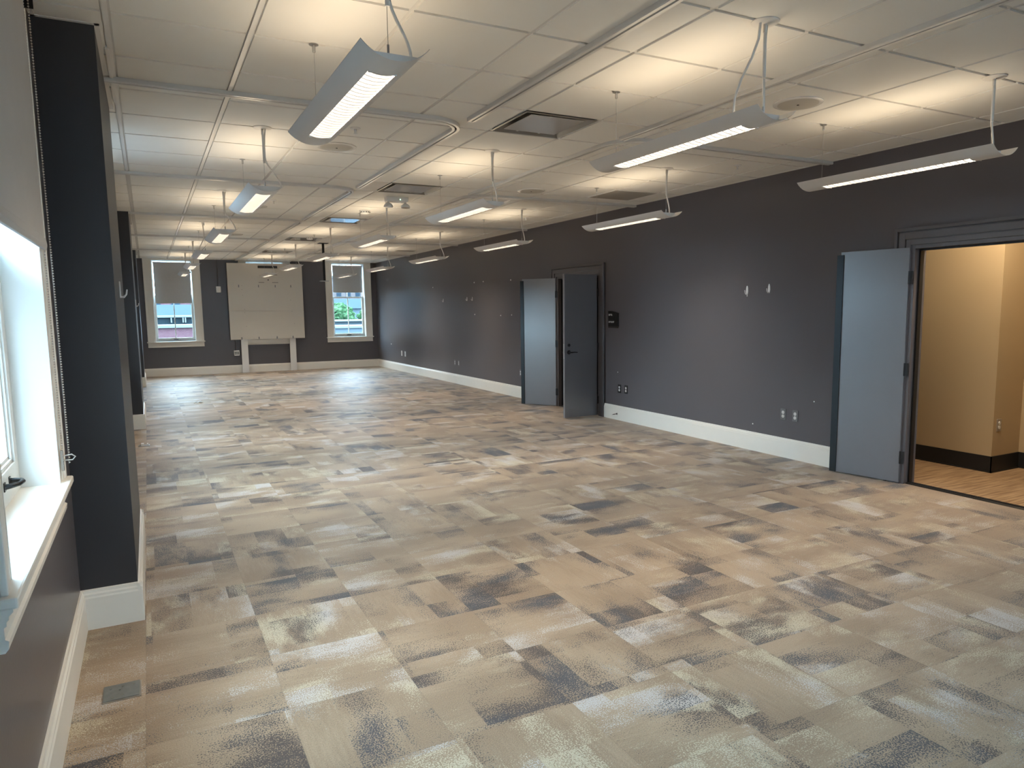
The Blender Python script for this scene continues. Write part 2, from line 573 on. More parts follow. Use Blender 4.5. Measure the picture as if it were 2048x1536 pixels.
ZT = ZC + 0.04
LW = [(2.22, 3.43), (-0.75, 0.45), (-2.75, -1.55), (6.15, 7.35), (9.13, 10.33), (13.05, 14.25), (15.50, 16.70)]  # third window is unseen, added to bring more daylight to the near floor
LW_Z = (0.84, 2.72)
wall_with_openings('wall_left', XL, YN, YB, 0, ZT, -0.25, 0.0, [(a, b) + LW_Z for a, b in LW], M_WALL, 'x', 'charcoal window wall on the left')
BW = [(0.165, 1.065), (2.34, 3.26), (4.53, 5.42)]
BW_Z = (0.86, 2.86)
wall_with_openings('wall_back', YB, XL - 0.25, XR + 0.2, 0, ZT, 0.0, 0.28, [(a, b) + BW_Z for a, b in BW], M_WALL, 'y', 'charcoal far end wall with three windows')
D1 = (2.71, 3.91); D2 = (8.66, 9.86); DZ = 2.055
wall_with_openings('wall_right', XR, YN, YB, 0, ZT, 0.0, 0.14, [D1 + (0.0, DZ), D2 + (0.0, DZ)], M_WALL, 'x', 'long charcoal wall on the right with two doorways')
RW = [(2.9, 4.2)]  # unseen rear window, added to light the foreground
wall_with_openings('wall_rear', YN, XL - 0.25, XR + 0.2, 0, ZT, -0.25, 0.0, [(a, b, 0.85, 2.75) for a, b in RW], M_WALL, 'y', 'wall behind the photographer')

# wall piers between the window bays
XF = -0.13
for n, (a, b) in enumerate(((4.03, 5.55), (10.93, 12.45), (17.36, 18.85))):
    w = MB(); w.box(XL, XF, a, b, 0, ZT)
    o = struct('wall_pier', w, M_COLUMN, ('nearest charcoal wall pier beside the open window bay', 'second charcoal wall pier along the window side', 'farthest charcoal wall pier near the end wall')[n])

# ------------------------------------------------------------------ baseboards
BP = [(0, 0), (0.020, 0), (0.020, 0.160), (0.016, 0.168), (0.016, 0.178), (0.010, 0.186), (0.008, 0.200), (0, 0.202)]
def base_run(name, path, label, mat=None, prof=BP):
    """path walks with the room on its right-hand side."""
    m = MB(); m.sweep(path, prof)
    return struct(name, m, mat or M_TRIM, label)
eps = 0.0005
def runx(mb, x, a, b):   # along y on a wall facing +x
    mb.extrude([(x + u, z) for u, z in BP], 'y', a, b)
def runxn(mb, x, a, b):  # along y on a wall facing -x
    mb.extrude([(x - u, z) for u, z in BP], 'y', a, b)
def runyn(mb, y, a, b):  # along x on a wall facing -y
    mb.extrude([(y - u, z) for u, z in BP], 'x', a, b)
def runyp(mb, y, a, b):
    mb.extrude([(y + u, z) for u, z in BP], 'x', a, b)
bl = MB()
for a, b in ((YN, 4.03), (5.55, 10.93), (12.45, 17.36), (18.85, YB)):
    runx(bl, XL + eps, a, b)
struct('baseboard_left', bl, M_TRIM, 'cream moulded baseboard under the windows')
bc = MB()
for a, b in ((4.03, 5.55), (10.93, 12.45), (17.36, 18.85)):
    runx(bc, XF + eps, a - 0.02, b + 0.02)
    runyn(bc, a - eps, XL, XF + 0.02)
    runyp(bc, b + eps, XL, XF + 0.02)
struct('baseboard_piers', bc, M_TRIM, 'cream moulded baseboard wrapping the wall piers')
bb = MB(); runyn(bb, YB - eps, XL, XR)
struct('baseboard_back', bb, M_TRIM, 'cream baseboard along the far wall')
br = MB()
for a, b in ((YN, D1[0] - 0.14), (D1[1] + 0.14, D2[0] - 0.14), (D2[1] + 0.14, YB)):
    runxn(br, XR - eps, a, b)
struct('baseboard_right', br, M_TRIM, 'white moulded baseboard along the right wall')

# wall angle along the left edge of the ceiling
ta = MB()
for a, b in ((4.03, 5.55), (10.93, 12.45), (17.36, 18.85)):
    ta.box(XF, XF + 0.022, a - 0.022, b + 0.022, ZC - 0.003, ZC + 0.012)
    ta.box(XL, XF + 0.022, a - 0.022, a, ZC - 0.003, ZC + 0.012)
    ta.box(XF + 0.03, XF + 0.05, a + 0.3, b - 0.2, ZC - 0.010, ZC + 0.012)
ta.box(XL, XL + 0.022, YN, YB, ZC - 0.003, ZC + 0.012)
ta.box(XR - 0.022, XR, YN, YB, ZC - 0.003, ZC + 0.010)
ta.box(XL, XR, YB - 0.022, YB, ZC - 0.003, ZC + 0.010)
struct('trim_1', ta, M_GRID, 'white steel wall angle edging the ceiling')

# ------------------------------------------------------------------ windows
WN = [0]
def casing_profile_box(mb, along, fixed, sgn, a0, a1, b0, b1, th):
    """flat board plus two raised beads, standing proud of the wall by th."""
    pass

def window_on_x(y0, y1, z0, z1, name_i, detailed):
    """window in the left wall; room side is +x."""
    w = struct_empty('window_%d' % name_i, (XL, (y0 + y1) / 2, z0))
    c = MB(); cw = 0.13
    for (a, b) in ((y0 - cw, y0), (y1, y1 + cw)):
        c.box(XL, XL + 0.022, a, b, z0 + 0.03, z1 + cw)
        out = (a, a + 0.03) if a < y0 - 0.01 else (b - 0.03, b)
        c.box(XL, XL + 0.034, out[0], out[1], z0 + 0.03, z1 + cw)
        mid = (a + b) / 2
        c.box(XL, XL + 0.027, mid - 0.012, mid + 0.012, z0 + 0.03, z1 + cw)
    c.box(XL, XL + 0.022, y0, y1, z1, z1 + cw)
    c.box(XL, XL + 0.034, y0 - cw, y1 + cw, z1 + cw - 0.03, z1 + cw)
    c.build('casing', M_TRIM, w, bevel=0.003)
    s = MB()
    s.box(XL - 0.12, XL + 0.055, y0 - cw - 0.02, y1 + cw + 0.02, z0, z0 + 0.03)
    s.build('stool', M_TRIM, w, bevel=0.006)
    ap = MB()
    ap.extrude([(XL, z0), (XL, z0 - 0.115), (XL + 0.016, z0 - 0.115), (XL + 0.024, z0 - 0.105), (XL + 0.026, z0 - 0.085), (XL + 0.018, z0 - 0.08),
                (XL + 0.018, z0 - 0.05), (XL + 0.024, z0 - 0.046), (XL + 0.024, z0 - 0.036), (XL + 0.03, z0 - 0.03), (XL + 0.03, z0 - 0.022), (XL + 0.04, z0 - 0.012), (XL + 0.04, z0)], 'y', y0 - cw, y1 + cw)
    ap.build('apron', M_TRIM, w)
    j = MB(); xd = XL - 0.25
    j.box(xd, XL + 0.0225, y0 - 0.001, y0 + 0.006, z0 + 0.03, z1); j.box(xd, XL + 0.0225, y1 - 0.006, y1 + 0.001, z0 + 0.03, z1)
    j.box(xd, XL + 0.0225, y0, y1, z1 - 0.006, z1 + 0.001)
    j.build('jamb_lining', M_SASH, w)
    # lower and upper sash
    zm = (z0 + z1) / 2 + 0.02; xs_ = XL - 0.112
    for nm, lo, hi, xo in (('lower_sash', z0 + 0.03, zm, 0.0), ('upper_sash', zm - 0.03, z1 - 0.006, -0.04)):
        m = MB(); st = 0.075; bot = 0.12 if nm == 'lower_sash' else 0.05; tp = 0.05
        xa, xb = xs_ + xo - 0.045, xs_ + xo
        m.box(xa, xb, y0 + 0.006, y0 + st, lo, hi); m.box(xa, xb, y1 - st, y1 - 0.006, lo, hi)
        m.box(xa, xb, y0 + st, y1 - st, lo, lo + bot); m.box(xa, xb, y0 + st, y1 - st, hi - tp, hi)
        # stepped glazing bead
        for q, dx in ((0.0, 0.008), (0.012, 0.018)):
            xb2 = xb - dx
            m.box(xa + 0.004, xb2, y0 + st, y0 + st + 0.014 + q, lo + bot, hi - tp)
            m.box(xa + 0.004, xb2, y1 - st - 0.014 - q, y1 - st, lo + bot, hi - tp)
            m.box(xa + 0.004, xb2, y0 + st, y1 - st, lo + bot, lo + bot + 0.014 + q)
        so = m.build(nm, M_SASH, w, bevel=0.002)
        p = MB(); p.box(xa + 0.016, xa + 0.021, y0 + st, y1 - st, lo + bot, hi - tp)
        p.build('pane', M_GLASS, so)
        if nm == 'lower_sash' and detailed:
            h = MB(); yc = 3.14; zc = 0.945
            h.tube([(xs_, yc - 0.055, zc), (xs_ + 0.02, yc - 0.053, zc + 0.002), (xs_ + 0.042, yc - 0.035, zc + 0.004), (xs_ + 0.05, yc, zc + 0.006),
                    (xs_ + 0.042, yc + 0.035, zc + 0.004), (xs_ + 0.02, yc + 0.053, zc + 0.002), (xs_, yc + 0.055, zc)], [0.011, 0.009, 0.008, 0.008, 0.008, 0.009, 0.011], 10)
            for yy in (-0.055, 0.055):
                h.box(xs_, xs_ + 0.004, yc + yy - 0.014, yc + yy + 0.014, zc - 0.016, zc + 0.016)
            h.build('sash_lift', M_BLACK, so)
    return w

def window_on_y(x0, x1, z0, z1, name_i):
    """window in the far wall; room side is -y."""
    w = struct_empty('window_%d' % name_i, ((x0 + x1) / 2, YB, z0))
    cw = 0.185
    c = MB()
    for (a, b) in ((x0 - cw, x0), (x1, x1 + cw)):
        c.box(a, b, YB - 0.024, YB, z0 + 0.0, min(z1 + 0.05, ZC))
        out = (a, a + 0.035) if a < x0 - 0.01 else (b - 0.035, b)
        c.box(out[0], out[1], YB - 0.038, YB, z0, ZC)
    c.box(x0, x1, YB - 0.024, YB, z1, ZC)
    c.build('casing', M_TRIM, w, bevel=0.003)
    s = MB(); s.box(x0 - cw - 0.02, x1 + cw + 0.02, YB - 0.075, YB + 0.12, z0 - 0.03, z0)
    s.build('stool', M_TRIM, w, bevel=0.006)
    ap = MB(); ap.box(x0 - cw, x1 + cw, YB - 0.022, YB, z0 - 0.145, z0 - 0.03); ap.box(x0 - cw, x1 + cw, YB - 0.032, YB, z0 - 0.145, z0 - 0.12)
    ap.build('apron', M_TRIM, w, bevel=0.003)
    j = MB(); yd = YB + 0.28
    j.box(x0 - 0.001, x0 + 0.006, YB, yd, z0, z1); j.box(x1 - 0.006, x1 + 0.001, YB, yd, z0, z1); j.box(x0, x1, YB, yd, z1 - 0.006, z1 + 0.001)
    j.build('jamb_lining', M_SASH, w)
    zm = z0 + 1.10; ya = YB + 0.115; xc = (x0 + x1) / 2
    for nm, lo, hi, yo in (('lower_sash', z0, zm, 0.0), ('upper_sash', zm - 0.035, z1 - 0.006, 0.04)):
        m = MB(); st = 0.06 if nm == 'lower_sash' else 0.028; bot = 0.085 if nm == 'lower_sash' else 0.035; tp = 0.035 if nm == 'lower_sash' else 0.02
        y_0, y_1 = ya + yo, ya + yo + 0.04
        m.box(x0 + 0.006, x0 + st, y_0, y_1, lo, hi); m.box(x1 - st, x1 - 0.006, y_0, y_1, lo, hi)
        m.box(x0 + st, x1 - st, y_0, y_1, lo, lo + bot); m.box(x0 + st, x1 - st, y_0, y_1, hi - tp, hi)
        m.box(xc - 0.011, xc + 0.011, y_0 + 0.008, y_1 - 0.004, lo + bot, hi - tp)
        so = m.build(nm, M_SASH, w, bevel=0.002)
        p = MB(); p.box(x0 + st, x1 - st, y_0 + 0.018, y_0 + 0.023, lo + bot, hi - tp)
        p.build('pane', M_GLASS, so)
        if nm == 'lower_sash':
            h = MB(); h.tube([(xc - 0.05, y_0, lo + 0.045), (xc - 0.05, y_0 - 0.03, lo + 0.047), (xc + 0.05, y_0 - 0.03, lo + 0.047), (xc + 0.05, y_0, lo + 0.045)], 0.009, 8)
            h.build('sash_lift', M_BLACK, so)
    return w

wi = 1
for n, (a, b) in enumerate(LW):
    w = window_on_x(a, b, LW_Z[0], LW_Z[1], wi, n == 0)
    w['label'] = ('white framed sash window at the left edge, half covered by a shade', 'white framed sash window in the left wall behind the photographer', 'white framed sash window added farthest behind the photographer for more daylight', 'white framed sash window just past the nearest pier', 'white framed sash window before the second pier',
                  'white framed sash window just past the second pier', 'white framed sash window before the farthest pier')[n]
    wi += 1
for n, (a, b) in enumerate(BW):
    w = window_on_y(a, b, BW_Z[0], BW_Z[1], wi)
    w['label'] = ('cream cased window at the left of the far wall', 'cream cased window hidden behind the white board on the far wall', 'cream cased window at the right of the far wall')[n]
    wi += 1
for n, (a, b) in enumerate(RW):
    w = struct_empty('window_%d' % wi, ((a + b) / 2, YN, 0.85)); wi += 1
    w['label'] = 'plain window added behind the photographer to light the foreground'
    m = MB(); m.box(a, a + 0.07, YN - 0.15, YN - 0.1, 0.85, 2.75); m.box(b - 0.07, b, YN - 0.15, YN - 0.1, 0.85, 2.75)
    m.box(a, b, YN - 0.15, YN - 0.1, 0.85, 0.93); m.box(a, b, YN - 0.15, YN - 0.1, 2.68, 2.75); m.box(a, b, YN - 0.15, YN - 0.1, 1.78, 1.83)
    m.build('sash', M_SASH, w)
    m = MB(); m.box(a, b, YN - 0.13, YN - 0.125, 0.85, 2.75); m.build('pane', M_GLASS, w)

# ------------------------------------------------------------------ roller shades
def shade_back(x0, x1, ztop, zbot, label, yoff=0.05):
    y = YB + yoff
    t = thing('roller_shade', label, 'window shade', ((x0 + x1) / 2, y, zbot), 'grey roller shades in the far windows')
    m = MB(); m.lathe([(0.024, x0 - 0.01), (0.024, x1 + 0.01)], (0, y, ztop), 16, 'x'); m.build('roller', M_SHADE, t)
    m = MB(); m.box(x0, x1, y + 0.022, y + 0.0235, zbot, ztop); m.build('cloth', M_SHADE, t)
    m = MB(); m.box(x0, x1, y + 0.016, y + 0.03, zbot - 0.018, zbot + 0.008); m.build('hem_bar', M_SHADE, t, bevel=0.003)
    return t
shade_back(0.207, 1.030, 2.797, 1.82, 'dark grey roller shade half drawn over the left far-wall window')
shade_back(4.570, 5.380, 2.79, 2.09, 'dark grey roller shade a third drawn over the right far-wall window')
shade_back(2.39, 3.21, 2.72, 0.90, 'dark grey roller shade drawn down behind the white board')
for n, (a, b) in enumerate(LW[4:]):  # hidden shades, added to keep window glare off the right wall
    x_ = -0.343
    t = thing('roller_shade', 'pale grey shade added unseen to cut glare from the ' + ('window before the second pier', 'window just past the second pier', 'window before the farthest pier')[n], 'window shade', (x_, (a + b) / 2, 1.83), 'unseen shades added against window glare')
    m = MB(); m.lathe([(0.03, a - 0.06), (0.03, b + 0.03)], (x_, 0, 2.80), 16, 'y'); m.build('roller', M_SHADENEAR, t)
    m = MB(); m.box(x_ + 0.001, x_ + 0.0025, a - 0.05, b + 0.02, 1.85, 2.80); m.build('cloth', M_SHADENEAR, t)
    m = MB(); m.box(x_ - 0.004, x_ + 0.009, a - 0.055, b + 0.025, 1.815, 1.858); m.build('hem_bar', M_SHADENEAR, t, bevel=0.003)
# near shade, mounted outside the casing
t = thing('roller_shade', 'pale grey roller shade over the nearest window, at the left edge', 'window shade', (-0.345, 2.8, 1.83))
xs0 = -0.343
m = MB(); m.lathe([(0.03, 2.16), (0.03, 3.46)], (xs0 - 0.0, 0, 2.80), 20, 'y'); m.build('roller', M_SHADENEAR, t)
m = MB(); m.box(xs0 + 0.001, xs0 + 0.0025, 2.20, 3.45, 1.85, 2.80)
m.build('cloth', M_SHADENEAR, t)
m = MB(); m.extrude([(xs0 - 0.004, 1.812), (xs0 + 0.006, 1.812), (xs0 + 0.011, 1.83), (xs0 + 0.007, 1.858), (xs0 + 0.0, 1.86), (xs0 - 0.006, 1.85)], 'y', 2.19, 3.455); m.build('hem_bar', M_SHADENEAR, t, bevel=0.002)
m = MB(); m.lathe([(0.034, 0), (0.034, 0.02), (0.026, 0.028)], (xs0, 3.46, 2.80), 24, 'y'); m.box(-0.352, xs0 + 0.03, 3.488, 3.494, 2.74, 2.85)
m.build('clutch_bracket', M_BLACK, t)
ch = MB()
zz = 0.945
while zz < 2.79:
    for xx in (xs0 - 0.002, xs0 + 0.016):
        sw = 0.006 * math.sin(zz * 1.3) * (1 if xx > xs0 else -0.6)
        ch.lathe([(0.0006, -0.0035), (0.0025, -0.0022), (0.0034, 0), (0.0025, 0.0022), (0.0006, 0.0035)], (xx + sw * 0.4, 3.475 + sw, zz), 6)
    zz += 0.0105
for sx in (xs0 - 0.002, xs0 + 0.016):
    ch.tube([(sx, 3.475, 0.94), (sx, 3.475, 1.6), (sx, 3.475, 2.79)], 0.0006, 4)
ch.build('bead_chain', M_CHAIN, t)
m = MB(); m.box(-0.352, -0.344, 3.455, 3.475, 0.915, 1.0); m.tube([(-0.345, 3.47, 0.975), (-0.315, 3.478, 0.978), (-0.303, 3.482, 0.967), (-0.313, 3.478, 0.955), (-0.345, 3.47, 0.957)], 0.003, 6)
m.build('chain_tensioner', M_CLEAR, t)

# ------------------------------------------------------------------ doorways and leaves
def casing_door(name, y0, y1, label, xw=XR):
    d = struct_empty(name, (XR, (y0 + y1) / 2, 0)); d['label'] = label
    c = MB(); cw = 0.115; ro = 0.03
    steps = ((0.0, 0.012, 0.0, cw + ro), (0.0, 0.036, cw - 0.025 + ro, cw + ro), (0.0, 0.027, 0.052, 0.108), (0.0, 0.020, 0.003, 0.044))
    for (_, th, a, b) in steps:
        for side in (-1, 1):
            ya = (y0 - b, y0 - a) if side < 0 else (y1 + a, y1 + b)
            c.box(XR - th, XR, ya[0], ya[1], 0, DZ + b)
        c.box(XR - th, XR, y0 - a, y1 + a, DZ + a, DZ + b)
    c.build('casing', M_TRIMDARK, d, bevel=0.002)
    j = MB()
    j.box(XR - 0.004, XR + 0.145, y0 - 0.004, y0 + 0.03, 0, DZ); j.box(XR - 0.004, XR + 0.145, y1 - 0.03, y1 + 0.004, 0, DZ); j.box(XR - 0.004, XR + 0.145, y0 + 0.03, y1 - 0.03, DZ - 0.03, DZ + 0.004)
    j.build('jamb', M_TRIMDARK, d, bevel=0.002)
    s = MB()
    s.box(XR + 0.05, XR + 0.095, y0 + 0.03, y0 + 0.045, 0, DZ - 0.03); s.box(XR + 0.05, XR + 0.095, y1 - 0.045, y1 - 0.03, 0, DZ - 0.03); s.box(XR + 0.05, XR + 0.095, y0 + 0.045, y1 - 0.045, DZ - 0.045, DZ - 0.03)
    s.build('door_stop', M_BLACK, d)
    th = MB(); th.extrude([(XR + 0.02, 0), (XR + 0.035, 0.008), (XR + 0.05, 0.012), (XR + 0.09, 0.012), (XR + 0.105, 0.008), (XR + 0.12, 0)], 'y', y0 + 0.03, y1 - 0.03)
    for q in (0.045, 0.06, 0.075):
        th.box(XR + q, XR + q + 0.006, y0 + 0.03, y1 - 0.03, 0.008, 0.0145)
    th.build('threshold', M_BLACK, d)
    return d
casing_door('door_1', D1[0], D1[1], 'wide charcoal doorway at the right edge opening to the beige hall')
casing_door('door_2', D2[0], D2[1], 'charcoal double doorway midway along the right wall')

def leaf(label, hinge, ang, width, handle, flip, astragal=True):
    """Door leaf: local +x runs from the hinge to the free edge, local y is its thickness."""
    t = thing('door_leaf', label, 'door', (hinge[0], hinge[1], 0), 'door leaves standing open', math.radians(ang), local=True)
    th = 0.044
    y0, y1 = (-th, 0) if flip else (0, th)
    m = MB(); m.box(0.006, width, y0, y1, 0.012, DZ - 0.018); m.build('panel', M_DOOR, t, bevel=0.002)
    for z in (0.235, 1.005, 1.785):
        h = MB(); ky = y1 + 0.004 if not flip else y0 - 0.004
        ky = 0.0 - 0.006 if not flip else 0.006
        h.tube([(0.0, ky, z - 0.055), (0.0, ky, z + 0.055)], 0.008, 10)
        h.box(0.0, 0.006, min(ky, y0), max(ky, y1), z - 0.055, z + 0.055)
        h.box(-0.03, 0.0, ky - 0.002, ky + 0.002, z - 0.055, z + 0.055)
        h.build('hinge', M_BLACK, t)
    if astragal:
        a = MB()
        yb_ = y1 if flip else y0
        d_ = 1 if flip else -1
        a.box(width - 0.03, width + 0.030, min(yb_, yb_ + d_ * 0.010), max(yb_, yb_ + d_ * 0.010), 0.012, DZ - 0.045)
        a.box(width + 0.020, width + 0.030, y0, y0 + 0.012, 0.012, DZ - 0.045)
        a.build('astragal', M_STRIP, t)
    if handle:
        x = width - 0.07; z = 0.945
        for s_, yy in ((1, y1), (-1, y0)):
            h = MB()
            h.lathe([(0.030, 0), (0.030, s_ * 0.006), (0.024, s_ * 0.012), (0.011, s_ * 0.014), (0.011, s_ * 0.045)], (x, yy, z), 20, 'y')
            h.tube([(x, yy + s_ * 0.045, z), (x - 0.02, yy + s_ * 0.05, z), (x - 0.07, yy + s_ * 0.05, z + 0.002), (x - 0.115, yy + s_ * 0.045, z - 0.002)], [0.010, 0.010, 0.008, 0.007], 10)
            h.build('lever_handle', M_BLACK, t)
            q = MB(); q.lathe([(0.022, 0), (0.022, s_ * 0.008), (0.014, s_ * 0.012)], (x, yy, z + 0.10), 16, 'y'); q.build('deadbolt', M_BLACK, t)
        p = MB(); p.box(width, width + 0.0015, y0 + 0.008, y1 - 0.008, z - 0.09, z + 0.12)
        p.box(width, width + 0.01, y0 + 0.014, y1 - 0.014, z - 0.012, z + 0.012)
        p.build('latch_plate', M_STEEL, t)
    return t
leaf('charcoal door leaf swung back against the wall left of the near doorway', (5.735, 3.905), 101.2, 0.605, False, True)
leaf('grey door leaf at the far doorway standing out at an angle, without a handle', (5.735, 9.862), 124.0, 0.605, False, True)
leaf('dark door leaf at the far doorway standing square to the wall, with lever handle', (5.728, 8.662), 181.5, 0.560, True, True, False)

# ------------------------------------------------------------------ hall beyond the near doorway
HX = 6.83; HY = 3.75; HX2 = 7.275
hf = MB(); hf.box(XR + 0.06, 9.2, 0.6, 6.2, -0.08, 0.0); struct('floor_hall', hf, M_HALLFLOOR, 'brown streaked hall floor')
hw = MB()
hw.box(HX, 9.2, HY, 6.2, 0, 2.9)          # solid block left of the corner
hw.box(HX2, 9.2, 0.6, HY, 0, 2.9)
hw.box(XR + 0.14, 9.2, 0.45, 0.6, 0, 2.9)
hw.box(XR + 0.14, HX, 6.05, 6.2, 0, 2.9)
struct('wall_hall', hw, M_HALL, 'beige hall walls with an outside corner')
hc = MB(); hc.box(XR + 0.14, 9.2, 0.45, 6.2, 2.75, 2.85); struct('ceiling_hall', hc, M_TILE, 'white hall ceiling')
hb = MB(); hz = 0.152
hb.box(HX - 0.008, HX, HY - 0.008, 6.05, 0, hz); hb.box(HX - 0.008, HX2, HY - 0.008, HY, 0, hz); hb.box(HX2 - 0.008, HX2, 0.6, HY - 0.008, 0, hz)
hb.box(HX - 0.016, HX, HY - 0.016, 6.05, 0, 0.012); hb.box(HX - 0.016, HX2, HY - 0.016, HY, 0, 0.012)
struct('baseboard_hall', hb, M_HALLBASE, 'black rubber cove base in the hall')
hl = thing('hall_ceiling_light', 'square ceiling light in the beige hall, out of the frame', 'ceiling light', (6.3, 3.4, 2.75))
m = MB(); m.box(6.1, 6.5, 3.22, 3.62, 2.735, 2.75); m.build('frame', M_LAMP, hl)
m = MB(); m.box(6.12, 6.48, 3.24, 3.60, 2.731, 2.735); m.build('diffuser', emitter('hall_light_glow', (1.0, 0.80, 0.55, 1), 84.0), hl)
# dark room behind the far doorway
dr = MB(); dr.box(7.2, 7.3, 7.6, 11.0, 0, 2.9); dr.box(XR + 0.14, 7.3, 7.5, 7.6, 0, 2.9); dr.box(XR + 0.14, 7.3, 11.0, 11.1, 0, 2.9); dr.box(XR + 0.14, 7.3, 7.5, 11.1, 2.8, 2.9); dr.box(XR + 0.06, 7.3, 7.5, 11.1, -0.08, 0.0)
struct('wall_closet', dr, M_DARKVOID, 'unlit room behind the far doorway')

# ------------------------------------------------------------------ pendant lights
LX = (0.832, 2.678, 4.545)
ROWS6 = [GY + 5 * T * k for k in range(6)]
ORD = ('nearest', 'second', 'third', 'fourth', 'fifth', 'farthest')
ROWN = ('beside the window wall', 'in the middle row', 'along the right wall')
ZL = 2.482; HW = 0.125; SAG = 0.056; RL = (HW * HW + SAG * SAG) / (2 * SAG)
def zarc(x):
    return ZL - SAG + RL - math.sqrt(RL * RL - x * x)

def build_pendant():
    """Lamp at the origin of its feed canopy on the ceiling (x, y = 0); local z is world z minus ZC."""
    t = thing('pendant_light', 'x', 'pendant light', (0, 0, ZC), 'linear pendant lights', local=True)
    o = -ZC
    ya, yb = -0.09, 1.34; sa, sb = 0.08, 1.17; sw = 0.054
    # trough body with slot
    m = MB(); n = 28
    xsn = [-HW + 2 * HW * i / n for i in range(n + 1)]
    # snap slot edges
    def strip(x0, x1, y0, y1, k):
        for i in range(k):
            p, q = x0 + (x1 - x0) * i / k, x0 + (x1 - x0) * (i + 1) / k
            for (dz, flip) in ((0, 0), (0.0025, 1)):
                pts = [(p, y0, zarc(p) + dz + o), (q, y0, zarc(q) + dz + o), (q, y1, zarc(q) + dz + o), (p, y1, zarc(p) + dz + o)]
                m.face(pts if flip else pts[::-1], True)
            for yy in (y0, y1):
                m.face([(p, yy, zarc(p) + o), (q, yy, zarc(q) + o), (q, yy, zarc(q) + 0.0025 + o), (p, yy, zarc(p) + 0.0025 + o)])
        for xx in (x0, x1):
            m.face([(xx, y0, zarc(xx) + o), (xx, y1, zarc(xx) + o), (xx, y1, zarc(xx) + 0.0025 + o), (xx, y0, zarc(xx) + 0.0025 + o)])
    strip(-HW, -sw, ya, yb, 8); strip(sw, HW, ya, yb, 8); strip(-sw, sw, ya, sa, 8); strip(-sw, sw, sb, yb, 8)
    me_o = m.build('body', M_LAMP, t)
    bm = bmesh.new(); bm.from_mesh(me_o.data); bmesh.ops.remove_doubles(bm, verts=bm.verts, dist=1e-5)
    bmesh.ops.recalc_face_normals(bm, faces=bm.faces); bm.to_mesh(me_o.data); bm.free()
    me_o.data.set_sharp_from_angle(angle=math.radians(30))
    # white cover over the tube chamber, open only to the slot and to the uplight on top
    zc = ZL - 0.008
    m = MB()
    m.box(-0.107, 0.107, ya + 0.085, yb - 0.085, zc + o, zc + 0.004 + o)
    m.box(-sw - 0.003, -sw, sa, sb, zarc(sw) + 0.001 + o, zc + o); m.box(sw, sw + 0.003, sa, sb, zarc(sw) + 0.001 + o, zc + o)
    m.box(-sw, sw, sa - 0.003, sa, zarc(0) + 0.003 + o, zc + o); m.box(-sw, sw, sb, sb + 0.003, zarc(0) + 0.003 + o, zc + o)
    for yy in (ya + 0.085, yb - 0.088):
        xs_ = [-0.104 + 0.208 * q / 10 for q in range(11)]
        m.extrude([(x, zarc(x) + 0.0028 + o) for x in xs_] + [(0.106, zc + 0.004 + o), (-0.106, zc + 0.004 + o)], 'y', yy, yy + 0.003)
    m.build('cover', M_LAMP, t)
    # louvre: cross fins that follow the trough's curve
    m = MB(); nf = 25
    for i in range(nf + 1):
        y = sa + 0.004 + (sb - sa - 0.008) * i / nf
        xs_ = [-sw + 2 * sw * q / 6 for q in range(7)]
        poly = [(x, zarc(x) + o) for x in xs_] + [(sw, zc - 0.004 + o), (-sw, zc - 0.004 + o)]
        m.extrude(poly, 'y', y - 0.0022, y + 0.0022)
    m.build('louvre', M_FIN, t)
    m = MB(); m.face([(-sw, sa, zc - 0.002 + o), (sw, sa, zc - 0.002 + o), (sw, sb, zc - 0.002 + o), (-sw, sb, zc - 0.002 + o)][::-1])
    m.build('tube_glow', M_DOWN, t)
    m = MB(); m.box(-0.09, 0.09, sa, sb, zc + 0.004 + o, zc + 0.006 + o); m.build('uplight', M_UPLT, t)
    # canopies, wires, cable
    m = MB(); m.lathe([(0.066, 0), (0.066, -0.004), (0.058, -0.009), (0.02, -0.011), (0.009, -0.012), (0.009, -0.05), (0.004, -0.054)], (0, 0, 0), 28); m.build('canopy', M_CABLE, t)
    m = MB(); m.lathe([(0.024, 0), (0.024, -0.004), (0.008, -0.006), (0.008, -0.038), (0.003, -0.042)], (0, 2 * T, 0), 18); m.build('wire_anchor', M_STEEL, t)
    zt = zc + 0.004 + o
    for yy in (0.0, 2 * T):
        m = MB(); m.tube([(0, yy, -0.03), (0, yy, zt)], 0.0012, 6); m.tube([(0, yy, zt), (0, yy, zt + 0.03)], 0.0045, 8); m.build('hanging_wire', M_STEEL, t)
    return t

def add_cable(t, side, amp, long_sleeve=True):
    zt = ZL - 0.004 - ZC
    m = MB()
    pts = [(0.022 * side, 0.01, -0.01), (0.014 * side, 0.008, -0.06), (0.009 * side, 0.006, -0.14), (0.010 * side, 0.006, -0.21)]
    N = 8
    for i in range(1, N + 1):
        f_ = i / N
        pts.append((0.010 * side + amp * side * (3 * f_ * f_ - 2 * f_ ** 3), 0.006 + 0.02 * f_, -0.21 + (zt + 0.21) * f_))
    m.tube(pts, 0.0062, 8)
    m.build('power_cable', M_CABLE, t)
    if long_sleeve:
        m = MB(); m.tube([(0.002 * side, 0.0, -0.05), (0.002 * side, 0.0, -0.255)], 0.0085, 10); m.build('cable_sleeve', M_CABLE, t)

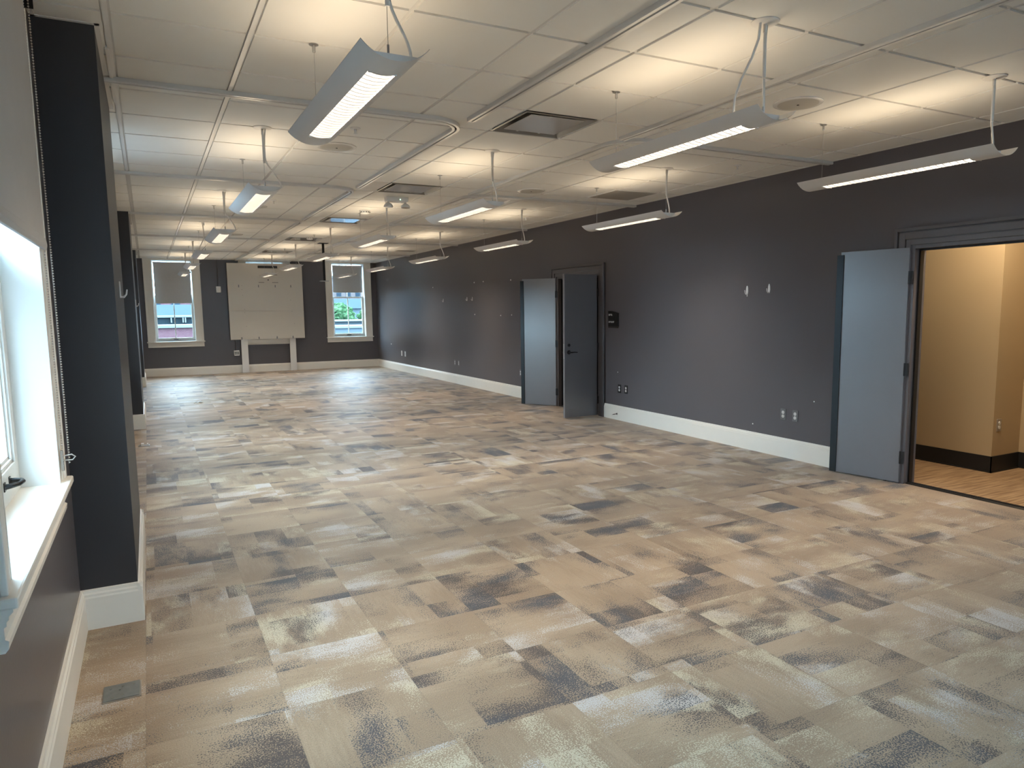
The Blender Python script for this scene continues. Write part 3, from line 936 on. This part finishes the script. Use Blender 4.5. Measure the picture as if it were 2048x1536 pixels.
proto = build_pendant()
first = True
for c in range(3):
    for k in range(6):
        t = proto if first else copy_tree([p for p in (proto,)][0])
        first = False
        t.location = (LX[c], ROWS6[k], ZC)
        t['label'] = '%s white trough pendant light %s, counted from the camera' % (ORD[k], ROWN[c])
        t['group'] = 'linear pendant lights ' + ROWN[c]
        t['_cab'] = (c, k)
pend = [o for o in COL.objects if o.name.startswith('pendant_light')]
for t in pend:
    c, k = t['_cab'][0], t['_cab'][1]
    del t['_cab']
    if c == 0 and k == 3: add_cable(t, -1, 0.07, False)
    elif c == 1 and k == 0:
        add_cable(t, 1, 0.02)
        m = MB(); zt = ZL - ZC
        m.tube([(-0.03, 0.0, -0.008), (-0.034, 0.005, -0.08), (-0.05, 0.03, -0.16), (-0.075, 0.07, -0.25), (-0.085, 0.10, -0.33), (-0.085, 0.11, zt - 0.005)], 0.0062, 8)
        m.build('power_cable', M_CABLE, t)
    else: add_cable(t, 1, (0.085, 0.03, 0.045)[c] + 0.008 * ((k * 7 + c * 3) % 4))

# ------------------------------------------------------------------ ceiling tracks
def track(path, label):
    prof = [(-0.030, ZC), (-0.030, ZC - 0.022), (-0.027, ZC - 0.027), (-0.007, ZC - 0.027), (-0.007, ZC - 0.012), (0.007, ZC - 0.012), (0.007, ZC - 0.027), (0.027, ZC - 0.027), (0.030, ZC - 0.022), (0.030, ZC)]
    t = thing('ceiling_track', label, 'ceiling track', (path[0][0], path[0][1], ZC), 'partition tracks on the ceiling')
    m = MB(); m.sweep(path, prof); m.build('rail', M_TRACK, t)
    s = MB(); s.sweep(path, [(-0.0069, ZC - 0.0125), (-0.0069, ZC - 0.016), (0.0069, ZC - 0.016), (0.0069, ZC - 0.0125)]); s.build('slot', M_SLOT, t)
    return t
TY = [4.86 + 3.05 * i for i in range(5)]
XTL = 2.105; XTR = 3.405; RC = 0.26
track([(XTL, YN + 0.1), (XTL, 4.79)], 'straight ceiling track nearest the camera, left of the middle lights')
track([(XTR, YN + 0.1), (XTR, 4.80)], 'straight ceiling track nearest the camera, right of the middle lights')
xl0 = (XF + 0.002, XL + 0.03, XF + 0.002, XL + 0.03, XL + 0.03)
for i, y in enumerate(TY):
    yend = (TY[i + 1] - 0.08) if i < 4 else YB - 0.06
    p = [(xl0[i], y)] + arc(XTL - RC, y + RC, RC, -90, 0, 14) + [(XTL, yend)]
    track(p, '%s of the curved ceiling tracks turning from the window wall, counting from the camera' % ORD[i])
    yr = y - 0.09
    p = [(XR - 0.002, yr)] + arc(XTR + RC, yr + RC, RC, 270, 180, 14) + [(XTR, yend - 0.02)]
    track(p, '%s of the curved ceiling tracks turning from the right wall, counting from the camera' % ORD[i])

# ------------------------------------------------------------------ air diffusers and grilles
for n, r in enumerate(VENT_ROWS):
    x0, x1 = GX + 4 * T + 0.012, GX + 5 * T - 0.012
    y0, y1 = GY + r * T + 0.012, GY + (r + 1) * T - 0.012
    t = thing('air_diffuser', '%s square ceiling air diffuser with a plain centre plate, counting from the camera' % ORD[n], 'air vent', ((x0 + x1) / 2, (y0 + y1) / 2, ZC), 'square air diffusers')
    m = MB()
    z = ZC
    a = 0.03
    for (p, q) in (((x0, y0), (x1, y0)), ((x1, y0), (x1, y1)), ((x1, y1), (x0, y1)), ((x0, y1), (x0, y0))):
        cx, cy = (x0 + x1) / 2, (y0 + y1) / 2
        def ins(pt, d): return (pt[0] + (d if pt[0] < cx else -d), pt[1] + (d if pt[1] < cy else -d))
        for (d0, z0_, d1, z1_) in ((0, z, a * 0.4, z - 0.004), (a * 0.4, z - 0.004, 0.085, z + 0.10), (0.085, z + 0.10, 0.13, z + 0.13)):
            A, B, C_, D_ = ins(p, d0), ins(q, d0), ins(q, d1), ins(p, d1)
            m.face([(A[0], A[1], z0_), (B[0], B[1], z0_), (C_[0], C_[1], z1_), (D_[0], D_[1], z1_)])
    m.build('cone', M_CONE, t)
    m = MB(); pl = 0.075
    m.box(x0 + pl, x1 - pl, y0 + pl, y1 - pl, z + 0.002, z + 0.007); m.build('centre_plate', M_VENT, t, bevel=0.002)
    m = MB()
    for xx in (x0 + 0.2, x1 - 0.2):
        m.box(xx - 0.008, xx + 0.008, y1 - 0.08, y1 - 0.05, z + 0.005, z + 0.06)
    m.build('bracket', M_STEEL, t)
def grille(x, y, sx, sy, label):
    t = thing('return_grille', label, 'air vent', (x, y, ZC), 'flat return grilles')
    m = MB(); m.box(x - sx, x + sx, y - sy, y + sy, ZC - 0.004, ZC); m.build('frame', M_GRID, t)
    m = MB()
    n = 22
    for i in range(n):
        yy = y - sy + 0.02 + (2 * sy - 0.04) * i / (n - 1)
        m.box(x - sx + 0.015, x + sx - 0.015, yy - 0.007, yy + 0.007, ZC - 0.007, ZC - 0.004)
    m.build('slats', M_RETURN, t)
grille(5.11, GY + 7.5 * T, 0.29, 0.29, 'grey flat return grille in the ceiling near the right wall')
grille(5.24, 15.7, 0.22, 0.12, 'small dark return grille in the ceiling far along the right wall')

# ------------------------------------------------------------------ speakers, sprinklers, detectors
def speaker(x, y, label):
    t = thing('ceiling_speaker', label, 'ceiling speaker', (x, y, ZC), 'round ceiling speakers')
    m = MB(); m.lathe([(0.158, 0), (0.158, -0.006), (0.150, -0.010), (0.135, -0.010)], (x, y, ZC), 40); m.build('rim', M_GRID, t)
    m = MB(); m.lathe([(0.136, -0.008), (0.125, -0.013), (0.0, -0.016)][::1] if False else [(0.136, -0.009), (0.120, -0.0125), (0.010, -0.0135)], (x, y, ZC), 40); m.build('grille', M_GRILLE, t)
    m = MB(); m.lathe([(0.008, -0.0135), (0.008, -0.016), (0.004, -0.017)], (x, y, ZC), 10); m.build('logo_dot', M_BLACK, t)
speaker(1.46, 6.05, 'round ceiling speaker just beyond the nearest pendant by the window wall')
speaker(3.91, 3.515, 'round ceiling speaker between the nearest middle and right-hand pendants')
speaker(3.95, 7.33, 'round ceiling speaker between the second middle and right-hand pendants')
speaker(1.29, 9.80, 'round ceiling speaker above the third pendant by the window wall')
speaker(1.40, 13.4, 'round ceiling speaker above the fourth pendant by the window wall')
def sprinkler(x, y, label):
    t = thing('sprinkler_head', label, 'sprinkler', (x, y, ZC), 'ceiling sprinkler heads')
    m = MB(); m.lathe([(0.038, 0), (0.038, -0.003), (0.030, -0.008), (0.012, -0.009)], (x, y, ZC), 20); m.build('escutcheon', M_LAMP, t)
    m = MB(); m.lathe([(0.011, -0.006), (0.011, -0.02), (0.006, -0.024), (0.004, -0.040), (0.016, -0.042), (0.016, -0.0435)], (x, y, ZC), 14)
    m.box(x - 0.010, x - 0.008, y - 0.002, y + 0.002, ZC - 0.041, ZC - 0.018); m.box(x + 0.008, x + 0.010, y - 0.002, y + 0.002, ZC - 0.041, ZC - 0.018)
    m.build('nozzle', M_LAMP, t)
sprinkler(1.446, 5.40, 'white sprinkler head beside the nearest pendant by the window wall')
sprinkler(5.06, 5.25, 'white sprinkler head before the right wall, beyond the nearest right-hand pendant')
sprinkler(1.437, 9.2, 'white sprinkler head beyond the second pendant by the window wall')
sprinkler(5.03, 9.5, 'white sprinkler head before the right wall, beyond the second right-hand pendant')
sprinkler(1.26, 13.1, 'white sprinkler head beyond the third pendant by the window wall')
sprinkler(5.03, 13.6, 'white sprinkler head before the right wall, beyond the third right-hand pendant')
sprinkler(4.1, 17.3, 'white sprinkler head near the far right window')
def detector(x, y, label):
    t = thing('smoke_detector', label, 'smoke detector', (x, y, ZC), 'smoke detectors')
    m = MB(); m.lathe([(0.072, 0), (0.072, -0.010), (0.066, -0.014)], (x, y, ZC), 28); m.build('base_plate', M_PLASTIC, t)
    m = MB(); m.lathe([(0.064, -0.013), (0.060, -0.034), (0.046, -0.046), (0.02, -0.050)], (x, y, ZC), 28); m.build('cover', M_PLASTIC, t)
    m = MB()
    for i in range(12):
        a = i * math.pi / 6
        cx, cy = x + 0.0615 * math.cos(a), y + 0.0615 * math.sin(a)
        m.box(cx - 0.006, cx + 0.006, cy - 0.006, cy + 0.006, ZC - 0.030, ZC - 0.019)
    m.build('smoke_openings', M_SLOT, t)
detector(2.674, 9.66, 'round white smoke detector behind the twin-head emergency light')
detector(2.687, 13.42, 'round white smoke detector farther down the middle of the ceiling')

# emergency light with two heads
ex, ey = 2.715, 8.42
t = thing('emergency_light', 'white emergency light with two round heads and a green indicator', 'emergency light', (ex, ey, ZC))
m = MB(); m.extrude([(ex - 0.135, ZC), (ex - 0.128, ZC - 0.055), (ex + 0.128, ZC - 0.055), (ex + 0.135, ZC)], 'y', ey - 0.055, ey + 0.055); m.build('housing', M_PLASTIC, t, bevel=0.006)
for s_ in (-1, 1):
    hx, hz = ex + s_ * 0.105, ZC - 0.055
    h = MB(); h.lathe([(0.012, 0.0), (0.014, -0.012), (0.034, -0.022), (0.052, -0.044), (0.057, -0.062)], (hx, ey - 0.015, hz), 24); ho = h.build('lamp_head', M_PLASTIC, t)
    q = MB(); q.lathe([(0.052, -0.061), (0.050, -0.066), (0.02, -0.070)], (hx, ey - 0.015, hz), 24); q.build('lens', M_CLEAR if s_ > 0 else M_LAMP, ho)
m = MB(); m.lathe([(0.005, 0), (0.005, -0.003), (0.002, -0.004)], (ex + 0.03, ey - 0.055, ZC - 0.03), 10, 'y'); m.build('indicator', M_GREEN, t)

# projector pole
px, py = 3.16, 14.54
t = thing('projector_pole', 'black projector pole with a bare plate hanging from the ceiling before the far right window', 'projector mount', (px, py, ZC))
m = MB(); m.box(px - 0.09, px + 0.09, py - 0.09, py + 0.09, ZC - 0.008, ZC); m.build('ceiling_plate', M_BLACK, t)
m = MB(); m.tube([(px, py, ZC - 0.005), (px, py, 2.165)], 0.024, 14); m.build('pole', M_BLACK, t)
m = MB(); m.box(px - 0.085, px + 0.075, py - 0.07, py + 0.07, 2.150, 2.164); m.build('mount_plate', M_STEEL, t)

# ------------------------------------------------------------------ white board on the far wall
bx0, bx1, bz0, bz1 = 1.862, 3.715, 0.862, 2.812
t = thing('presentation_board', 'large off-white board on two white legs against the far wall', 'board', (2.79, 19.80, 0))
m = MB(); m.box(bx0, bx1, 19.775, 19.83, bz0, 1.592); m.box(bx0, bx1, 19.775, 19.83, 1.596, bz1); m.box(bx0 + 0.01, bx1 - 0.01, 19.785, 19.83, bz0 + 0.01, bz1 - 0.01); po = m.build('panel', M_BOARD, t, bevel=0.003)
for a, b in ((2.112, 2.275), (3.325, 3.482)):
    m = MB(); m.box(a, b, 19.832, 19.86, 0.0, bz1 - 0.05); m.build('leg', M_PLASTIC, t, bevel=0.003)
m = MB(); m.box(2.61, 3.09, 19.755, 19.774, 2.69, 2.752)
for q in (2.74, 2.84, 2.94):
    m.box(q, q + 0.03, 19.750, 19.756, 2.70, 2.742)
m.build('mounting_bar', M_BLACK, t)
for xx in (2.13, 2.55, 3.0, 3.405):
    m = MB(); m.box(xx - 0.012, xx + 0.012, 19.755, 19.774, 0.862, 0.925); m.build('bottom_clip', M_OUTPLATE, t, bevel=0.003)
for xx in (2.125, 2.604, 3.018, 3.41):
    m = MB(); m.box(xx - 0.010, xx + 0.010, 19.766, 19.7749, 2.20, 2.262); m.build('bolt_cover', M_OUTPLATE, t, bevel=0.003)
m = MB()
for a, b, z in ((2.614, 2.75, 2.325), (2.948, 3.098, 2.325), (2.995, 3.083, 2.521)):
    m.box(a, b, 19.771, 19.7749, z - 0.006, z + 0.006)
m.lathe([(0.018, 19.7749), (0.018, 19.770)], (2.852, 0, 2.391), 14, 'y')
for xx, zz_ in ((2.2, 2.14), (2.21, 2.0), (2.235, 1.64), (2.235, 1.55), (2.26, 1.2), (3.39, 1.87), (3.41, 1.57), (3.46, 1.25), (2.2, 2.24)):
    m.lathe([(0.006, 19.7749), (0.006, 19.772)], (xx, 0, zz_), 8, 'y')
m.build('screw_holes', M_VENTDARK, t)

# conduit with thermostat box and conduit with outlet box on the far wall
t = thing('wall_control_box', 'white square control box on painted conduit left of the white board', 'control box', (1.655, YB, 2.07))
m = MB(); m.box(1.60, 1.712, YB - 0.045, YB, 2.07, 2.225); m.build('box', M_PLASTIC, t, bevel=0.006)
m = MB(); m.lathe([(0.032, YB - 0.045), (0.032, YB - 0.056), (0.026, YB - 0.06)], (1.66, 0, 2.145), 18, 'y'); m.box(1.682, 1.70, YB - 0.05, YB - 0.045, 2.13, 2.2); m.build('dial', M_GRID, t)
m = MB(); m.tube([(1.655, YB - 0.015, 2.22), (1.655, YB - 0.015, ZC)], 0.011, 10); m.build('conduit', M_TRIMDARK, t)
t = thing('power_box', 'white outlet box with six black sockets on conduit under the white board', 'outlet', (2.0, YB, 0.45))
m = MB(); m.box(1.935, 2.065, YB - 0.05, YB, 0.448, 0.582); m.build('box', M_PLASTIC, t, bevel=0.005)
m = MB()
for i in range(3):
    for j in range(2):
        m.box(1.952 + i * 0.036, 1.976 + i * 0.036, YB - 0.053, YB - 0.05, 0.478 + j * 0.042, 0.508 + j * 0.042)
m.build('sockets', M_BLACK, t)
m = MB(); m.tube([(1.985, YB - 0.02, 0.58), (1.985, YB - 0.02, 0.95)], 0.012, 10); m.build('conduit', M_TRIMDARK, t)

# ------------------------------------------------------------------ outlets
def outlet_x(y, z, label, plate=None, group='duplex outlets on the right wall'):
    t = thing('wall_outlet', label, 'outlet', (XR, y, z), group)
    m = MB(); m.box(XR - 0.006, XR, y - 0.036, y + 0.036, z - 0.058, z + 0.058); m.build('plate', plate or M_OUTPLATE, t, bevel=0.003)
    for dz in (-0.02, 0.02):
        m = MB(); m.lathe([(0.0165, XR - 0.006), (0.0165, XR - 0.0085), (0.015, XR - 0.009)], (0, y, z + dz), 18, 'x'); ro = m.build('receptacle', M_PLASTIC, t)
        m = MB(); m.box(XR - 0.0095, XR - 0.009, y - 0.007, y - 0.005, z + dz - 0.003, z + dz + 0.006); m.box(XR - 0.0095, XR - 0.009, y + 0.005, y + 0.007, z + dz - 0.003, z + dz + 0.006)
        m.lathe([(0.0022, XR - 0.009), (0.0022, XR - 0.0095)], (0, y, z + dz - 0.008), 8, 'x')
        m.build('slots', M_SLOT, ro)
    m = MB(); m.lathe([(0.0035, XR - 0.006), (0.0035, XR - 0.0072)], (0, y, z), 8, 'x'); m.build('screw', M_STEEL, t)
    return t
outlet_x(5.24, 0.448, 'steel plated duplex outlet under the white hooks, the left one of its pair')
outlet_x(5.085, 0.448, 'steel plated duplex outlet under the white hooks, the right one of its pair')
outlet_x(8.155, 0.442, 'black plated duplex outlet right of the far doorway, left one of its pair', M_BLACK)
outlet_x(8.0, 0.444, 'black plated duplex outlet right of the far doorway, right one of its pair', M_BLACK)
outlet_x(11.15, 0.444, 'duplex outlet half hidden by the angled far door leaf')
outlet_x(14.2, 0.444, 'duplex outlet midway between the far doorway and the end wall, left of its pair')
outlet_x(13.99, 0.444, 'duplex outlet midway between the far doorway and the end wall, right of its pair')
def blank_x(y, z, label):
    t = thing('data_plate', label, 'wall plate', (XR, y, z), 'white wall plates near the far window')
    m = MB(); m.box(XR - 0.006, XR, y - 0.045, y + 0.045, z - 0.065, z + 0.065); m.build('plate', M_PLASTIC, t, bevel=0.003)
    m = MB(); m.box(XR - 0.008, XR - 0.006, y - 0.017, y + 0.017, z - 0.034, z + 0.034); m.build('insert', M_GRID, t)
blank_x(17.83, 0.465, 'tall white wall plate near the far right corner, left of its pair')
blank_x(17.55, 0.46, 'tall white wall plate near the far right corner, right of its pair')
# hall outlet
t = thing('wall_outlet', 'steel plated duplex outlet on the beige hall wall', 'outlet', (6.915, HY, 0.44))
m = MB(); m.box(6.88, 6.952, HY - 0.006, HY, 0.382, 0.498); m.build('plate', M_BRASS, t, bevel=0.003)
for dz in (-0.02, 0.02):
    m = MB(); m.lathe([(0.0165, HY - 0.006), (0.0165, HY - 0.009)], (6.916, 0, 0.44 + dz), 18, 'y'); m.build('receptacle', M_PLASTIC, t)

# ------------------------------------------------------------------ room sign
t = thing('room_sign', 'small black room sign with curved top beside the far doorway', 'sign', (XR, 8.3, 1.3))
m = MB(); pr = [(8.18, 1.303), (8.422, 1.303), (8.422, 1.518)] + [(8.422 - 0.242 * i / 8, 1.518 - 0.03 * (i / 8) ** 2) for i in range(1, 9)]
m.extrude(pr, 'x', XR - 0.014, XR); m.build('panel', M_BLACK, t, bevel=0.002)
m = MB(); m.box(XR - 0.012, XR, 8.19, 8.422, 1.283, 1.302); m.build('insert_slot', M_BRONZE, t)
m = MB()
def letters(y, z, ws, h):
    for i, wdt in enumerate(ws):
        x0_, x1_ = XR - 0.0152, XR - 0.014
        m.box(x0_, x1_, y - 0.005, y, z, z + h)
        if i % 2 == 0: m.box(x0_, x1_, y - wdt, y - wdt + 0.005, z, z + h)
        m.box(x0_, x1_, y - wdt, y, z + (h - 0.005 if i % 3 else 0), z + (h if i % 3 else 0.005))
        m.box(x0_, x1_, y - wdt, y, z + h / 2 - 0.0025, z + h / 2 + 0.0025)
        y -= wdt + 0.006
letters(8.408, 1.452, (0.018, 0.02, 0.016, 0.018), 0.026)
letters(8.408, 1.355, (0.018, 0.016, 0.02, 0.014, 0.018, 0.016), 0.022)
m.build('lettering', M_LETTER, t)

# ------------------------------------------------------------------ hooks and wall pins
def hook_x(y, z, label, cat='wall hook', sc=1.0, sgn=-1, x=XR, strip=False):
    t = thing('wall_hook', label, cat, (x, y, z), 'white adhesive hooks')
    m = MB()
    pr = [(y - 0.004 * sc, z + 0.052 * sc), (y + 0.004 * sc, z + 0.052 * sc), (y + 0.012 * sc, z + 0.03 * sc), (y + 0.015 * sc, z - 0.01 * sc), (y + 0.01 * sc, z - 0.042 * sc), (y - 0.01 * sc, z - 0.042 * sc), (y - 0.015 * sc, z - 0.01 * sc), (y - 0.012 * sc, z + 0.03 * sc)]
    m.extrude(pr, 'x', x, x + sgn * 0.007 * sc); m.build('back_plate', M_PLASTIC, t, bevel=0.002)
    m = MB(); m.tube([(x + sgn * 0.006 * sc, y, z - 0.036 * sc), (x + sgn * 0.02 * sc, y, z - 0.038 * sc), (x + sgn * 0.033 * sc, y, z - 0.022 * sc), (x + sgn * 0.038 * sc, y, z + 0.006 * sc)], [0.006 * sc, 0.006 * sc, 0.005 * sc, 0.004 * sc], 8)
    m.build('hook', M_PLASTIC, t)
    if strip:
        m = MB(); m.box(x, x + sgn * 0.002, y - 0.006, y + 0.006, z - 0.062, z - 0.042); m.build('adhesive_tab', M_PLASTIC, t)
hook_x(5.79, 1.728, 'white adhesive hook on the right wall with a tab showing, left one above the outlets', strip=True)
hook_x(5.48, 1.738, 'white adhesive hook on the right wall without a tab, right one above the outlets')
hook_x(14.80, 1.767, 'small white hook far along the right wall, standing alone', sc=0.8)
hook_x(13.48, 1.775, 'small white hook far along the right wall, left of a close pair', sc=0.8)
hook_x(13.21, 1.772, 'small white hook far along the right wall, right of a close pair', sc=0.8)
hook_x(4.75, 1.69, 'white adhesive hook on the side of the nearest wall pier', sgn=1, x=XF)
hook_x(11.6, 1.70, 'white adhesive hook on the side of the second wall pier', sgn=1, x=XF)
pins = [(15.42, 2.069, 'upper left one'), (13.10, 2.093, 'one over the close hook pair'), (12.67, 2.095, 'upper one just right of the hook pair'), (11.49, 2.076, 'upper one nearest the far doorway'),
        (13.10, 1.465, 'lower one under the hook pair'), (11.92, 1.448, 'lower middle one left of the far doorway'), (11.47, 1.458, 'lower one nearest the far doorway'), (18.70, 0.671, 'lone one low by the far corner')]
for y, z, w_ in pins:
    m = MB(); m.lathe([(0.013, 0), (0.013, -0.004), (0.008, -0.012), (0.004, -0.013)], (0, 0, 0), 10, 'x')
    tag(m.build('wall_anchor', M_PLASTIC, origin=(0, 0, 0)), 'tiny white anchor on the right wall, ' + w_, 'wall anchor', 'white wall anchors').location = (XR, y, z)
for y, z, w_ in ((8.2, 0.67, 'above the outlets right of the far doorway'), (5.66, 0.29, 'just above the baseboard left of the near door'), (4.86, 0.62, 'by the near door leaf')):
    m = MB(); m.lathe([(0.007, 0), (0.007, -0.003), (0.003, -0.005)], (0, 0, 0), 8, 'x')
    tag(m.build('wall_anchor', M_PLASTIC, origin=(0, 0, 0)), 'tiny white anchor on the right wall, ' + w_, 'wall anchor', 'white wall anchors').location = (XR, y, z)

# door stop on the baseboard
t = thing('door_stop', 'spring door stop on the white baseboard right of the far doorway', 'door stop', (XR - 0.02, 8.19, 0.085))
m = MB(); m.lathe([(0.011, XR - 0.02), (0.011, XR - 0.026), (0.006, XR - 0.028)], (0, 8.19, 0.085), 12, 'x'); m.build('base', M_BLACK, t)
m = MB(); m.tube([(XR - 0.026, 8.19, 0.085), (XR - 0.09, 8.20, 0.080)], 0.004, 8); m.build('spring', M_BLACK, t)
m = MB(); m.tube([(XR - 0.088, 8.20, 0.080), (XR - 0.102, 8.202, 0.079)], 0.007, 10); m.build('tip', M_PLASTIC, t)

# floor box, scraps
t = thing('floor_box', 'grey metal floor box lid set in the carpet below the near window', 'floor box', (-0.19, 3.255, 0))
m = MB(); m.box(-0.262, -0.122, 3.188, 3.328, 0.0, 0.005); m.build('rim', M_BRASS, t)
m = MB(); m.box(-0.258, -0.128, 3.194, 3.327, 0.004, 0.0075); m.build('lid', M_FLOORBOX, t)
m = MB()
for q, w_ in ((-0.235, 3.295), (-0.2, 3.27), (-0.19, 3.3), (-0.15, 3.3), (-0.19, 3.225), (-0.225, 3.215)):
    m.lathe([(0.004, 0.0072), (0.004, 0.0085)], (q, w_, 0), 8)
m.build('screws', M_STEEL, t)
t = thing('cable_scrap', 'crumpled white scrap lying on the far left carpet', 'scrap', (0.68, 13.6, 0))
m = MB(); m.tube([(0.62, 13.55, 0.012), (0.66, 13.62, 0.018), (0.69, 13.56, 0.014), (0.73, 13.64, 0.022), (0.70, 13.66, 0.012), (0.76, 13.58, 0.012)], 0.011, 6); m.build('tangle', M_PLASTIC, t)
t = thing('floor_outlet', 'small white floor outlet beside the second wall pier', 'outlet', (-0.13, 9.5, 0))
m = MB(); m.box(-0.19, -0.07, 9.44, 9.56, 0, 0.008); m.build('frame', M_STEEL, t, bevel=0.002)
m = MB(); m.box(-0.16, -0.13, 9.46, 9.54, 0.008, 0.03); m.box(-0.10, -0.085, 9.47, 9.53, 0.008, 0.025); m.build('plug_lids', M_PLASTIC, t)

# ------------------------------------------------------------------ street outside the far windows
def building(name, label, x0, x1, y0, y1, z0, z1, mat, coping=None, wins=None, group=None):
    t = thing(name, label, 'building', ((x0 + x1) / 2, y0, z0), group)
    m = MB(); m.box(x0, x1, y0, y1, z0, z1); m.build('walls', mat, t)
    if coping:
        m = MB(); m.box(x0 - 0.15, x1 + 0.15, y0 - 0.15, y1, z1, z1 + coping); m.build('coping', M_COPING, t)
    if wins:
        nx, zs, ww, hh = wins
        for z in zs:
            for i in range(nx):
                cx = x0 + (x1 - x0) * (i + 0.5) / nx
                m = MB(); m.box(cx - ww / 2, cx + ww / 2, y0 - 0.05, y0 + 0.02, z, z + hh); m.build('window', M_BLDWIN, t)
    return t
G0 = -9.0
g_ = MB(); g_.box(-320, 320, -200, 330, G0 - 0.3, G0); struct('ground', g_, M_GROUND, 'street level outside')
building('brick_building', 'low red brick building with white coping outside the left far window', -9, 7.0, 42, 45.5, G0, 0.80, M_BRICK, 0.14)
t = building('parapet_block', 'dark flat roof block with white vents behind the brick building', -9, 7.1, 46, 58, G0, 1.32, M_DARKROOF, 0.09)
for xx in (1.22, 1.83, 1.95):
    m = MB(); m.box(xx - 0.035, xx + 0.035, 45.8, 45.95, 1.02, 1.30); m.build('vent_pipe', M_COPING, t)
t = thing('pitched_roof_building', 'building with a pale blue roof outside the left far window', 'building', (0, 64, G0))
m = MB(); m.box(-14, 11, 62, 76, G0, 1.2); m.build('walls', M_GREYBLD, t)
m = MB(); m.extrude([(61.5, 1.2), (76.5, 1.2), (76.5, 1.6), (69, 2.3), (66, 2.25)], 'x', -14.5, 11.5); m.build('roof', M_ROOF, t)
building('brick_block', 'distant brick block on the skyline outside the left far window', -14, 14, 92, 104, G0, 3.4, M_BRICK, 0.2, (14, (2.2,), 0.9, 0.8))
building('pale_block', 'distant pale building with rows of windows outside the right far window', 18, 44, 110, 124, G0, 6.6, M_PALEBLD, 0.3, (18, (3.6, 5.2), 0.7, 1.1))
t = thing('roof_shed', 'long pale blue roof before the pale building outside the right far window', 'building', (24, 90, G0))
m = MB(); m.box(15, 40, 88, 104, G0, 2.0); m.build('walls', M_GREYBLD, t)
m = MB(); m.extrude([(87.5, 1.9), (104.5, 1.9), (104.5, 2.4), (96, 3.2), (92, 3.1)], 'x', 14.5, 40.5); m.build('roof', M_ROOF, t)
building('sky_light_blocker', 'unseen brick block added to cut sky light at the near window', -24, -8.5, -34, 3.0, G0, 6.5, M_BRICK, 0.3)  # out of view, added to shade the near window from the sky
building('glare_blocker_row', 'unseen low brick row added to keep window glare off the right wall', -60, -16, 19.0, 80, G0, 3.4, M_BRICK, 0.2)  # out of view, added so the right wall doesn't mirror bright sky
building('pane_filler_block', 'tall distant block added to fill the nearest window pane in place of bright sky', -70, -9.5, 130, 150, G0, 30, M_FARBLD, 0.4)  # added so the near pane shows dull blue rather than white sky
building('grey_block', 'low flat grey building in front of the trees outside the right far window', 9.0, 20, 50, 57, G0, 0.86, M_ROOFGREY, 0.06)
building('blue_grey_house', 'pale blue grey house nearest outside the right far window', 9.5, 18, 43.5, 48, G0, 0.55, M_GREYBLD, 0.12, (5, (-1.2,), 0.8, 0.9))
building('street_store', 'low red store front at the bottom of the right far window', 7.4, 9.25, 42.5, 47, G0, 0.30, M_BRICK, 0.08)

def tree(x, y, ztop, r, label):
    t = thing('street_tree', label, 'tree', (x, y, G0), 'trees outside the right far window')
    m = MB(); m.tube([(x, y, G0), (x + 0.1, y, G0 + 4), (x, y, ztop - r)], [0.3, 0.22, 0.12], 8); m.build('trunk', M_TRUNK, t)
    bm = bmesh.new()
    for i in range(420):
        u_, v_, w_ = random.gauss(0, 1), random.gauss(0, 1), random.gauss(0, 1)
        L = math.sqrt(u_ * u_ + v_ * v_ + w_ * w_); rr = r * random.uniform(0.45, 1.0) / L
        c_ = Vector((x + u_ * rr, y + v_ * rr, ztop - r * 1.15 + w_ * rr * 1.15))
        s_ = random.uniform(0.16, 0.34)
        ret = bmesh.ops.create_icosphere(bm, subdivisions=1, radius=s_, matrix=Matrix.Translation(c_) @ Matrix.Rotation(random.random() * 6, 4, 'X') @ Matrix.Diagonal((1, 1, 0.55, 1)))
    me = D.meshes.new('foliage'); bm.to_mesh(me); bm.free(); me.materials.append(M_LEAF)
    o = D.objects.new('foliage', me); COL.objects.link(o); o.parent = t; o.matrix_parent_inverse = Matrix.Translation(-t.location)
for i, (x, y, zt_, r, w_) in enumerate(((14.2, 61, 1.95, 1.3, 'leftmost of the trees'), (17.3, 61, 2.1, 1.4, 'middle one of the trees'), (20.6, 62, 1.9, 1.5, 'rightmost of the trees'), (15.7, 66.5, 2.4, 1.4, 'the one standing behind'))):
    tree(x, y, zt_, r, 'leafy green tree outside the right far window, ' + w_)

for o in list(COL.objects):
    if '_local' in o: del o['_local']
